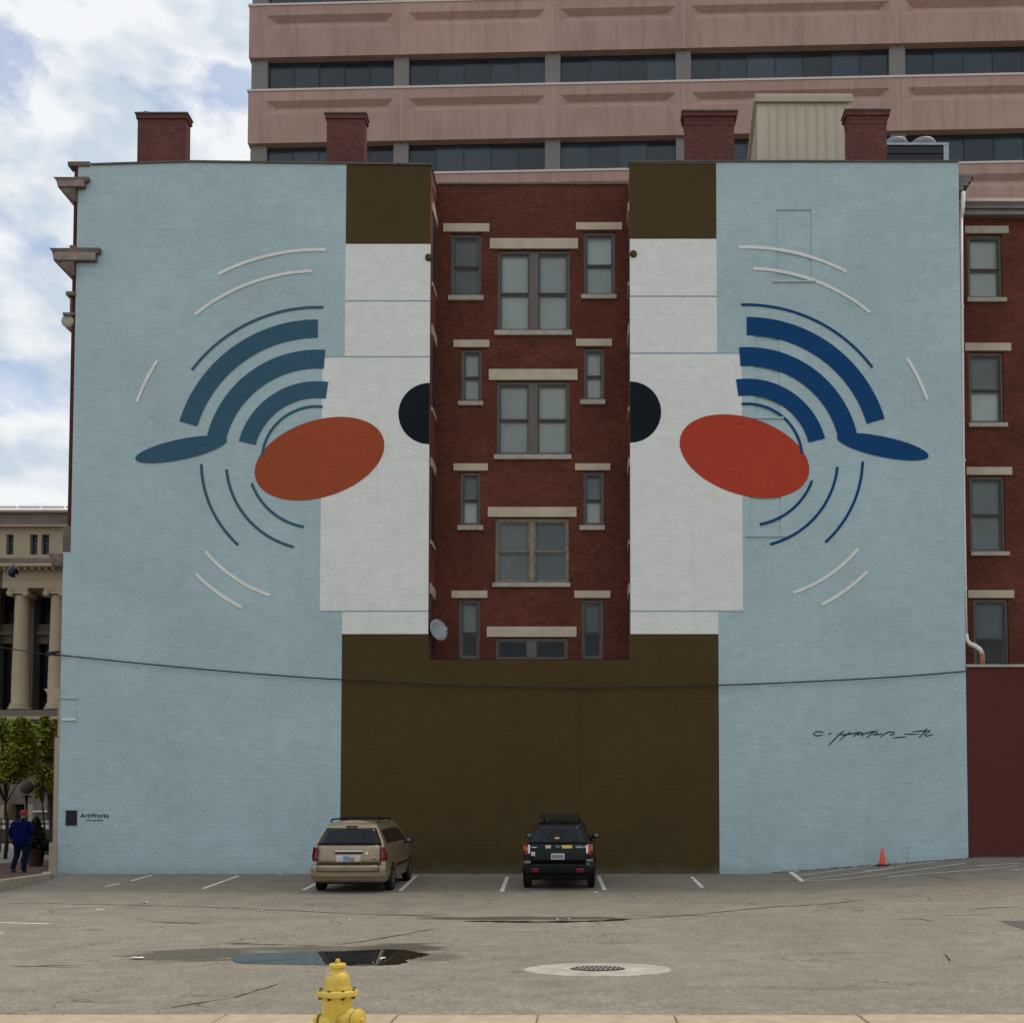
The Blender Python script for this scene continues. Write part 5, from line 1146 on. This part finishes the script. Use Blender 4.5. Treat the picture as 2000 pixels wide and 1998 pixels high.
for s0, s1, za, zb in ((.76, .93, .74, .80), (.76, .84, .665, .69), (-.90, -.73, .69, .75)): rear('bumper_sticker', s0, s1, za, zb, M_GST, .018)
text('SANTA FE', .062, (.47, cap(.5, 1.12) - .035, 1.105), M_CHROME, 'badge', suv, (R(80), 0, 0), local=True)
MB().tube([(-.06, .13, 1.10), (-.03, .135, 1.16)], .009, 6).build('badge', M_CHROME, suv, local=True); MB().tube([(.03, .13, 1.10), (.06, .135, 1.16)], .009, 6).build('badge', M_CHROME, suv, local=True); MB().tube([(-.05, .13, 1.125), (.05, .13, 1.135)], .009, 6).build('badge', M_CHROME, suv, local=True)
rear('badge', -.72, -.57, 1.105, 1.125, M_CHROME, .02)
for yy in (.85, 1.25, 1.7, 2.1): MB().box(-.5, .5, yy, yy + .05, 1.87, 1.895).build('rack_bar', M_IRON, suv, local=True)
mb = MB(); mb.box(-.5, .5, .68, .72, 1.93, 1.97); mb.box(-.5, .5, 2.3, 2.34, 1.93, 1.97); mb.box(-.52, -.48, .68, 2.34, 1.93, 1.97); mb.box(.48, .52, .68, 2.34, 1.93, 1.97)
for sx_ in (-.5, .5):
    for yy in (.7, 1.5, 2.3): mb.box(sx_ - .02, sx_ + .02, yy - .02, yy + .02, 1.84, 1.94)
mb.build('rack_basket', M_IRON, suv, local=True)
MB().box(.28, .32, .44, .60, 1.66, 1.72).build('wiper_mount', M_RUBBER, suv, local=True)
MB().add([(-.6, 2.95, 1.63), (.6, 2.95, 1.63), (.78, 3.55, 1.22), (-.78, 3.55, 1.22)], [(0, 1, 2, 3)]).build('windscreen', M_CGLASS, suv, local=True)

# ------------------------------------------------------------------ walking man
def skin(name, verts, edges, mat, parent, root_i=0, sub=2, smooth=True):
    me = bpy.data.meshes.new(name); me.from_pydata([v[0] for v in verts], edges, []); o = bpy.data.objects.new(name, me); COL.objects.link(o)
    md = o.modifiers.new('s', 'SKIN'); md.use_smooth_shade = True
    sv = me.skin_vertices[0].data
    for i, v in enumerate(verts):
        r = v[1]; sv[i].radius = (r, r) if not isinstance(r, tuple) else r; sv[i].use_root = (i == root_i)
    o.modifiers.new('d', 'SUBSURF').levels = sub; o.modifiers['d'].render_levels = sub
    dg = bpy.context.evaluated_depsgraph_get(); m2 = bpy.data.meshes.new_from_object(o.evaluated_get(dg)); bpy.data.objects.remove(o)
    m2.materials.clear(); m2.materials.append(mat)
    for p_ in m2.polygons: p_.use_smooth = True
    o = bpy.data.objects.new(name, m2); COL.objects.link(o); o.parent = parent; return o
M_SKIN = plain('brown_skin', (.16, .085, .055), .6, 0, .08, 20); M_JACK = plain('royal_blue_jacket', (.0015, .0045, .050), .9, 0, .2, 7, .08, .004)
M_JEAN = plain('dark_jeans', (.003, .009, .022), .9, 0, .3, 9, .08, .004); M_CAP = plain('red_knit_cap', (.30, .012, .015), .9, 0, .15, 20); M_SHOE = plain('dark_shoe', (.01, .01, .014), .6)
Yp = 34.0; xp = XP(40, 1700, Yp); SC = 1.93 / 1.75
man = empty('person', (xp, Yp, .100), 'man seen from behind in a red knit cap, blue jacket and jeans', 'person'); man.scale = (SC, SC, SC)
# body faces +y (away). left = -x
bv = [((0, 0, .95), .13), ((0, .0, 1.12), .125), ((0, .0, 1.30), .15), ((.01, .01, 1.45), .07), ((.03, .03, 1.52), .052), ((.03, .05, 1.60), .085), ((.03, .06, 1.68), .075),
      ((-.10, 0, .90), .095), ((-.12, .05, .50), .06), ((-.17, -.10, .12), .045), ((-.17, -.02, .05), .035),
      ((.10, 0, .90), .095), ((.11, .06, .50), .06), ((.07, .02, .10), .045), ((.07, .14, .04), .035),
      ((-.19, .0, 1.39), .055), ((-.27, -.03, 1.12), .045), ((-.25, .10, .92), .035), ((-.23, .17, .86), .03),
      ((.19, .0, 1.39), .055), ((.27, .0, 1.13), .045), ((.22, .18, 1.02), .035), ((.18, .25, 1.02), .03)]
be = [(0, 1), (1, 2), (2, 3), (3, 4), (4, 5), (5, 6), (0, 7), (7, 8), (8, 9), (9, 10), (0, 11), (11, 12), (12, 13), (13, 14), (2, 15), (15, 16), (16, 17), (17, 18), (2, 19), (19, 20), (20, 21), (21, 22)]
body = skin('body', bv, be, M_SKIN, man)
for (hx, hy, hz) in ((-.23, .17, .86), (.18, .25, 1.02)):
    for k in range(4):
        l = (.055, .065, .06, .045)[k]; MB().tube([(hx - .02 + .014 * k, hy, hz), (hx - .022 + .015 * k, hy + l * .6, hz - .015), (hx - .02 + .013 * k, hy + l * .9, hz - .045)], [.009, .008, .006], 6).build('finger', M_SKIN, body, local=True)
    MB().tube([(hx + .02, hy - .02, hz), (hx + .04, hy + .02, hz - .01), (hx + .035, hy + .045, hz - .03)], [.010, .009, .007], 6).build('thumb', M_SKIN, body, local=True)
skin('jeans', [((0, 0, .96), .145), ((-.10, 0, .86), .12), ((-.125, .05, .50), .085), ((-.165, -.08, .17), .072), ((-.17, -.10, .09), .078), ((.10, 0, .86), .12), ((.112, .06, .50), .085), ((.075, .02, .14), .075), ((.07, .02, .05), .08)],
     [(0, 1), (1, 2), (2, 3), (3, 4), (0, 5), (5, 6), (6, 7), (7, 8)], M_JEAN, man)
skin('jacket', [((0, 0, .80), (.225, .16)), ((0, 0, 1.02), (.215, .155)), ((0, .0, 1.30), (.205, .15)), ((.01, .0, 1.43), (.13, .11)), ((.02, .02, 1.50), .085),
                ((-.20, .0, 1.37), .092), ((-.29, -.03, 1.12), .075), ((-.265, .10, .93), .06), ((.20, .0, 1.37), .092), ((.29, .0, 1.13), .075), ((.23, .17, 1.03), .06)],
     [(0, 1), (1, 2), (2, 3), (3, 4), (2, 5), (5, 6), (6, 7), (2, 8), (8, 9), (9, 10)], M_JACK, man, root_i=1)
hm = MB().lathe([(.205, .76), (.232, .80), (.235, .95), (.222, 1.10), (.20, 1.22)], 20).build('jacket_hem', M_JACK, man, local=True); hm.scale = (1.0, .74, 1.0)
MB().ball((.03, .045, 1.665), .108, 16, (.86, 1.0, .82)).build('knit_cap', M_CAP, man, local=True)
for s in (-1, 1): MB().ball((.03 + s * .085, .055, 1.60), .026, 8, (.5, .8, 1.2)).build('ear', M_SKIN, body, local=True)
MB().ball((.03, .145, 1.59), .02, 8, (.8, 1, 1.2)).build('nose', M_SKIN, body, local=True)
for s in (-1, 1): MB().ball((.03 + s * .03, .128, 1.615), .010, 8).build('eye', M_WPIPE, body, local=True)
MB().ball((.03, .132, 1.555), .02, 8, (1.2, .4, .35)).build('mouth', M_TERRA, body, local=True)
MB().ball((-.17, -.06, .055), .1, 12, (.45, 1.3, .5)).build('shoe', M_SHOE, man, local=True); MB().ball((.07, .08, .045), .1, 12, (.45, 1.35, .45)).build('shoe', M_SHOE, man, local=True)

# ------------------------------------------------------------------ litter
for (px, py, l, w_, lab) in [(268, 1873, .17, .05, 'long white paper scrap left of the big puddle'), (283, 1763, .12, .08, 'crumpled white scrap on the left of the lot'), (509, 1779, .09, .05, 'small white scrap between the minivan and the puddle'),
                         (547, 1709, .09, .05, 'tiny white scrap by the wall left of the minivan'), (1109, 1795, .09, .04, 'white scrap at the thin wet streak, right one'), (1090, 1796, .06, .04, 'smaller white scrap at the thin wet streak, left one'), (1164, 1744, .12, .05, 'white scrap behind the dark vehicle'),
                         (681, 1797, .05, .04, 'little white scrap above the puddle'), (749, 1873, .07, .09, 'white crumpled scrap floating at the right end of the puddle')]:
    p = G(px, py); mb = MB(); n = 5; vs = []
    for i in range(n):
        for j in range(3): vs.append((p.x + (i / (n - 1) - .5) * l + random.uniform(-.008, .008), p.y + (j - 1) * w_ + random.uniform(-.01, .01), H(p.x, p.y) + .012 + random.uniform(0, .025)))
    mb.add(vs, [(i * 3 + j, i * 3 + j + 1, i * 3 + j + 4, i * 3 + j + 3) for i in range(n - 1) for j in range(2)])
    tag(mb.build('paper_scrap', M_SCRAP), lab, 'litter')

# ------------------------------------------------------------------ thin water line, tar seams and rubble along the wall
def ribbon(pts, wd, mat, name, lift, jit=.3):
    P = [G(*p) for p in pts]; Q = []
    for a, b_ in zip(P, P[1:]):
        n = max(2, int((b_ - a).length / .18))
        for k in range(n): Q.append(a.lerp(b_, k / n))
    Q.append(P[-1]); vs = []; mb = MB(); off = 0
    for i, q in enumerate(Q):
        d = (Q[min(i + 1, len(Q) - 1)] - Q[max(i - 1, 0)]); d.z = 0; d.normalize(); n = Vector((-d.y, d.x, 0)); off = off * .8 + random.uniform(-.03, .03)
        t_ = i / (len(Q) - 1); k = wd * (1 - jit + jit * 2 * random.random()) * min(1, 6 * t_ + .15, 6 * (1 - t_) + .15) / 2
        for sg in (-1, 1): p = q + n * (off + sg * k); vs.append((p.x, p.y, H(p.x, p.y) + lift))
    mb.add(vs, [(2 * i, 2 * i + 1, 2 * i + 3, 2 * i + 2) for i in range(len(Q) - 1)]); return tag(mb.build(name, mat), kind='structure')
ribbon([(905, 1799), (1010, 1800), (1100, 1800), (1180, 1798), (1235, 1794)], .30, M_WATER, 'water_line', .005, .5)
M_CRACK = plain('dark_crack', (.055, .047, .038), .95, 0, .2, 5, .1)  # dark colour of the asphalt cracks and tar seams
for pts, wd in [([(0, 1763), (200, 1766), (420, 1772), (620, 1781), (800, 1787), (905, 1795)], .05), ([(1232, 1795), (1330, 1787), (1500, 1772), (1700, 1756)], .07), ([(300, 1974), (380, 1960), (450, 1948), (505, 1933), (540, 1921)], .022),
                ([(640, 1846), (720, 1836), (800, 1822), (850, 1812)], .05), ([(1885, 1776), (1925, 1774), (1996, 1770)], .04), ([(1795, 1705), (1840, 1713), (1880, 1720)], .04), ([(15, 1888), (90, 1886), (175, 1884)], .045), ([(1670, 1834), (1694, 1834)], .03), ([(1670, 1838), (1690, 1838)], .03),
                ([(280, 1799), (330, 1801), (390, 1802)], .05), ([(1740, 1795), (1800, 1793), (1830, 1800)], .03), ([(1840, 1862), (1860, 1872), (1866, 1880)], .02), ([(430, 1842), (560, 1845), (640, 1846)], .05), ([(1680, 1985), (1760, 1982), (1900, 1984), (1990, 1982)], .03)]:
    ribbon(pts, wd, M_CRACK, 'asphalt_crack', .0045, .6)
rb = MB()
for k in range(420):
    px = random.uniform(1500, 1998) if k < 300 else random.uniform(130, 1500); x = XP(px, 1690, YW); r = random.uniform(.012, .045) * (1 if k < 300 else .6); y = YW - random.random() ** 2 * .28 - .02; z = H(x, y)
    vs = [(x + r * cos(a) * random.uniform(.6, 1.3), y + r * sin(a) * random.uniform(.6, 1.3), z + h_) for h_ in (-.01, r * .5) for a in (0, 1.3, 2.5, 3.8, 5)]
    rb.add(vs + [(x, y, z + r * random.uniform(.5, 1))], [(i, (i + 1) % 5, 5 + (i + 1) % 5, 5 + i) for i in range(5)] + [(5 + i, 5 + (i + 1) % 5, 10) for i in range(5)])
tag(rb.build('rubble', plain('wall_foot_rubble', (.13, .13, .12), .95, 0, .4, 9)), kind='stuff')
